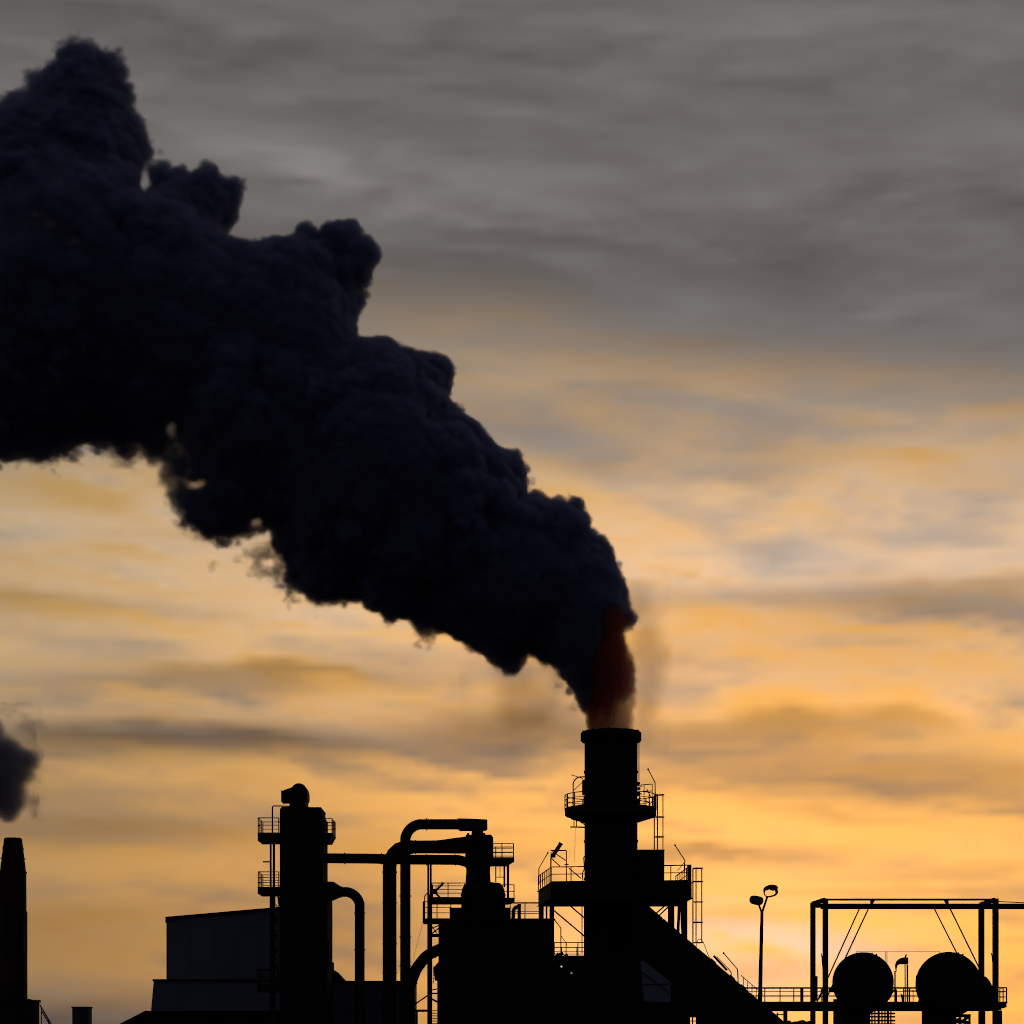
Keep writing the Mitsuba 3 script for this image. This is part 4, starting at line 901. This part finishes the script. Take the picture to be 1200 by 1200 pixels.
def main_plume():
    from PIL import Image, ImageDraw
    rg = np.random.default_rng(11)
    A = At(170.0); h = 0.15
    x0, x1, z0, z1, ty = A.x(-175), A.x(775), A.z(858.5), A.z(20), 13.0
    org = np.array([x0, 170.0 - ty, z0])
    shape = (int((x1 - x0) / h) + 1, int(2 * ty / h) + 1, int((z1 - z0) / h) + 1)
    # the silhouette as a plan of the plume's mid plane
    ss = 2
    im = Image.new('1', (shape[0] * ss, shape[2] * ss))
    ImageDraw.Draw(im).polygon([((A.x(a) - x0) / h * ss, (A.z(b) - z0) / h * ss) for a, b in PLUME], fill=1)
    m = np.asarray(im).T
    D = ndimage.distance_transform_edt(m)[::ss, ::ss] * h / ss
    sdf = np.full(shape, 4.0, np.float32)
    # the body: balls along the middle, as wide as the plume is there
    ridge = (D > 0.2) & (np.hypot(*np.gradient(D, h)) < 0.86)                    # the middle lines of the plan
    C, R = [], []
    big = D / np.maximum(ndimage.maximum_filter(D, size=int(7 / h)), 1e-6)
    for i, j in np.argwhere(D > 0.2):
        d = D[i, j]
        pr = (0.7 if d < 1.5 else 0.35 if d < 3 else 0.10 if d < 6 else 0.03) if ridge[i, j] else 0.03 if d < 3.2 else 0.004
        if rg.random() < pr:
            sw = 0.0 if ridge[i, j] and d < 3 else (big[i, j] < 0.75) * rg.normal() * 0.8
            C.append([x0 + i * h, 170.0 + np.clip(sw, -2, 2) * (d > 1.5) + 0.2 * rg.normal(), z0 + j * h]); R.append(max(d - (0.0 if d < 1.5 else 0.05 if d < 3 else 0.15), 0.2))
    C, R = np.array(C), np.array(R)
    raster_spheres(sdf, org, h, C, R, 1.4)
    # lobes on lobes: the nearest of scattered cell centres pushes the surface out, the seams between them sink in
    band = np.argwhere(np.abs(sdf) < 2.2)
    P = org + band * h
    age = np.clip(0.40 + (A.x(745) - P[:, 0]) / 20.0, 0.35, 1.0) * np.clip((P[:, 2] - A.z(856)) / 6.0, 0.25, 1)
    v = sdf[band[:, 0], band[:, 1], band[:, 2]]
    var = np.clip(0.35 + 1.9 * (meshkit.noise(P * 0.16 + 3.3, seed=9) - 0.25), 0.15, 1.25)
    for size, amp, near in ((8.0, 1.0, 2.2), (3.9, 0.8, 2.0), (1.7, 0.48, 1.4), (0.8, 0.27, 0.8)):
        if size == 1.7:                                   # single puffs that stand out of the mass
            sdf[band[:, 0], band[:, 1], band[:, 2]] = v
            C = np.array([[A.x(a), 170.0 + 0.6 * math.sin(3.7 * i), A.z(b)] for i, (a, b, c) in enumerate(PUFFS)]); R = np.array([c * A.k for a, b, c in PUFFS])
            raster_spheres(sdf, org, h, C, R, 2.0)
            v = sdf[band[:, 0], band[:, 1], band[:, 2]]
        on = np.abs(v) < near
        q = P[on]
        n = ((hi_ := q.max(0) + size) - (lo_ := q.min(0) - size)) / size
        n = np.ceil(n).astype(int)
        cells = np.argwhere(np.ones(n, bool))
        pts = lo_ + (cells + rg.random(cells.shape)) * size
        f1 = cKDTree(pts).query(q, workers=-1)[0] / size
        v[on] += amp * age[on] * (var[on] if size < 6 else 0.6) * (np.minimum(f1, 0.95) ** 2 * 1.6 - 0.45)
    sdf[band[:, 0], band[:, 1], band[:, 2]] = v
    # ragged, wispy where the under side and the far end are torn
    band = np.argwhere(np.abs(sdf) < 1.3)
    P = org + band * h
    px, py = P[:, 0] / A.k + 600, HZ - (P[:, 2] - EYE) / A.k
    mid = 857 - (716 - px) * 0.86 + 0.00012 * (716 - px) ** 2
    torn = sstep(0, 150, py - mid) * 0.9 + sstep(230, 60, px) * sstep(330, 200, py) * 0.8
    torn = np.clip(torn * sstep(720, 640, px), 0, 1)
    n1 = meshkit.fbm(P * [0.95, 0.95, 1.0], 3, seed=21) - 0.5
    n2 = meshkit.fbm(P * 2.3 + 5.0, 2, seed=22) - 0.5
    v = sdf[band[:, 0], band[:, 1], band[:, 2]] + (0.30 + 1.9 * torn) * n1 + (0.40 + 0.9 * torn) * n2
    sdf[band[:, 0], band[:, 1], band[:, 2]] = v
    old = np.clip((430 - (gx_ := A.x(0) * 0 + (x0 + np.arange(shape[0]) * h) / A.k + 600)) / 430, 0, 1)
    edge = np.broadcast_to((0.30 + 0.55 * old)[:, None, None], shape).astype(np.float32)
    edge[band[:, 0], band[:, 1], band[:, 2]] += (0.7 * torn).astype(np.float32)
    t = np.clip(-sdf / edge, 0, 1)
    rho = 3.2 * t * t * (3 - 2 * t)
    del t, edge
    # thin places where the sky shows through the torn under side and the old part
    gx, gz = x0 + np.arange(shape[0]) * h, z0 + np.arange(shape[2]) * h
    GX, GZ = gx[:, None], gz[None, :]
    q = np.stack([GX + 0 * GZ, 0 * GX + 0 * GZ, 0 * GX + GZ], -1)
    for hx, hy, rx, ry, s in ((36, 258, 70, 30, 2.3), (85, 288, 34, 18, 2.1), (169, 212, 7, 15, 5.0), (200, 503, 11, 17, 1.9), (232, 568, 26, 10, 2.5), (300, 612, 13, 9, 2.3), (215, 535, 42, 48, 1.7)):
        c, m = np.array([A.x(hx), 170.0, A.z(hy)]), np.array([rx, 99, ry]) * A.k * 1.9
        tilt = np.array([A.x(hx), 0, A.z(hy) - EYE]) / 170.0              # the gap runs obliquely through the plume
        a0 = np.maximum(((c - m - 13 * np.abs(tilt) - org) / h).astype(int), 0); a1 = np.minimum(((c + m + 13 * np.abs(tilt) - org) / h).astype(int) + 1, shape)
        a0[1], a1[1] = 0, shape[1]
        X = (org[0] + np.arange(a0[0], a1[0]) * h)[:, None, None]; Y = (org[1] + np.arange(shape[1]) * h)[None, :, None]; Z = (org[2] + np.arange(a0[2], a1[2]) * h)[None, None, :]
        U, V = X - c[0] - (Y - 170) * tilt[0], Z - c[2] - (Y - 170) * tilt[2]
        U, V = np.broadcast_arrays(U, V)
        w = meshkit.fbm(np.stack([U * 0.9 + c[0], V * 0, V * 0.9 + c[2]], -1), 3, seed=31) - 0.5
        e = (U / (rx * A.k)) ** 2 + (V / (ry * A.k)) ** 2
        rho[a0[0]:a1[0], :, a0[2]:a1[2]] *= np.exp(-s * np.exp(-e * 1.3) * np.clip(1.0 + 1.5 * w, 0.3, 1.3)).astype(np.float32)
    # torn shreds beside the under side and at the old top
    for wx, wy, wr, off, seed in ((312, 655, 24, -0.12, 71), (286, 652, 20, -0.30, 72), (250, 667, 9, -0.10, 73), (326, 672, 13, 0.1, 74), (188, 178, 8, -0.2, 77),
                                  (655, 795, 12, -0.2, 78), (640, 778, 10, -0.2, 79), (672, 826, 10, -0.15, 80), (85, 527, 16, -0.2, 81), (150, 538, 18, -0.2, 82), (385, 710, 16, -0.2, 83)):
        cw, rw = np.array([A.x(wx), 170.0, A.z(wy)]), wr * A.k
        a0 = np.maximum(((cw - 1.6 * rw - org) / h).astype(int), 0); a1 = np.minimum(((cw + 1.6 * rw - org) / h).astype(int) + 1, shape)
        sl = tuple(slice(a, b) for a, b in zip(a0, a1))
        q3 = org + (np.argwhere(np.ones(a1 - a0, bool)) + a0) * h
        f = 0.75 - np.linalg.norm(q3 - cw, axis=1) / rw / 1.2 + 2.4 * (meshkit.fbm(q3 * 1.35, 4, seed=seed) - 0.5) + off
        f = f.reshape(a1 - a0).astype(np.float32)
        rho[sl] = np.maximum(rho[sl], 1.3 * np.clip(f * 1.5, 0, 1)); sdf[sl] = np.minimum(sdf[sl], 0.02 - f)
    # the young smoke at the mouth is rust brown; a ragged front parts it from the black
    PX, PZ = (GX / A.k + 600), HZ - (GZ - EYE) / A.k
    gg = np.minimum(((PX - 703) + (PZ - 800) * 0.42) * 0.9, PZ - 736.0) * A.k
    gg = (gg + 1.7 * (meshkit.fbm(q * 0.6 + 3.0, 3, seed=41) - 0.5))[:, None, :].astype(np.float32) - (0.32 * (org[1] + np.arange(shape[1]) * h - 170.0)).astype(np.float32)[None, :, None]
    rho_a = rho
    add_smoke('smoke_plume', hull_mesh(sdf, org, h, 0.4, 0.12, gg + 0.09), rho_a, org, h, (0.38, 0.43, 0.67), 0.30, 'smoke_medium')
    i0, k1 = int((A.x(600) - x0) / h), int((A.z(600) - z0) / h)
    cut = (slice(i0, None), slice(int(6 / h), int(20 / h)), slice(0, k1))
    o2 = org + np.array([i0, int(6 / h), 0]) * h
    rho_b = (rho * (0.26 + 0.5 * np.clip(1 - gg / 2.6, 0, 1) ** 1.5))[cut]
    lump = meshkit.fbm((o2 + np.argwhere(np.ones(rho_b.shape, bool)) * h) * [1.5, 1.5, 0.9], 3, seed=44).reshape(rho_b.shape)
    rho_b = rho_b * np.clip(0.5 + 1.6 * (lump - 0.25), 0.3, 1.4)
    add_smoke('smoke_plume__brown_smoke', hull_mesh(sdf[cut], o2, h, 0.4, 0.10, np.broadcast_to(0.09 - gg, sdf.shape)[cut]), rho_b, o2, h, (0.74, 0.27, 0.22), 0.35, 'brown_medium')


def ndimage_val(a, i, j): return a[i, j]


def soft_puff(key, medium, y, blobs, h, peak, albedo, g, seed, hardness=1.0, freq=0.8, ry=None, amp=0.75):
    """Thin smoke: a sum of soft blobs (px, py, rx, rz in photo pixels at the distance y) broken up by noise."""
    A = At(y)
    b = np.array([[A.x(p), A.z(q), rx * A.k, rz * A.k] for p, q, rx, rz in blobs])
    lo = np.array([(b[:, 0] - 2 * b[:, 2]).min(), y - 2.0 * (ry or b[:, 2].max()), (b[:, 1] - 2 * b[:, 3]).min()])
    hi = np.array([(b[:, 0] + 2 * b[:, 2]).max(), y + 2.0 * (ry or b[:, 2].max()), (b[:, 1] + 2 * b[:, 3]).max()])
    shape = tuple(((hi - lo) / h).astype(int) + 1)
    P = lo + np.argwhere(np.ones(shape, bool)) * h
    f = np.zeros(len(P))
    for cx, cz, rx, rz in b:
        f = np.maximum(f, 1 - np.sqrt(((P[:, 0] - cx) / rx) ** 2 + ((P[:, 1] - y) / (ry or rx)) ** 2 + ((P[:, 2] - cz) / rz) ** 2) / 1.6)
    n = meshkit.fbm(P * freq, 4, seed=seed) - 0.5
    f = (f + amp * n).reshape(shape)
    rho = peak * np.clip(f * 2.2 * hardness, 0, 1) ** 1.3
    edge = np.ones(shape, bool); edge[2:-2, 2:-2, 2:-2] = False
    rho[edge] = 0
    fld = np.where(edge, 1.0, 0.02 - f).astype(np.float32)
    add_smoke(key, hull_mesh(fld, lo, h, 2 * h, 0.06), rho, lo, h, albedo, g, medium)


main_plume()
labels['smoke_plume'] = dict(label='huge dark billowing smoke plume drifting left from the wide chimney', category='smoke', kind='thing')
labels['smoke_plume__brown_smoke'] = dict(label='thin rust brown smoke just above the chimney mouth')
soft_puff('smoke_plume__veil', 'veil_medium', 179.5, [(750, 716, 18, 32), (759, 742, 20, 38), (762, 780, 20, 45), (756, 825, 16, 38), (655, 790, 40, 40), (625, 810, 50, 38)], 0.35, 0.17, (0.56, 0.50, 0.62), 0.3, 51, 0.7, 0.45, 1.5, 1.0)
labels['smoke_plume__veil'] = dict(label='faint brown veil of smoke beside the chimney mouth')
soft_puff('smoke_plume_001', 'grey_medium', 205.0, [(-8, 864, 11, 18), (3, 884, 20, 18), (17, 891, 20, 13), (13, 906, 19, 17), (8, 924, 18, 20), (6, 940, 17, 16), (-25, 890, 26, 30), (-20, 915, 26, 28), (-45, 870, 24, 26)], 0.2, 1.7, (0.52, 0.55, 0.68), 0.3, 64, 1.0, 0.7, None, 0.55)
labels['smoke_plume_001'] = dict(label='small grey smoke puff at the left edge above the tapered chimney', category='smoke', kind='thing')
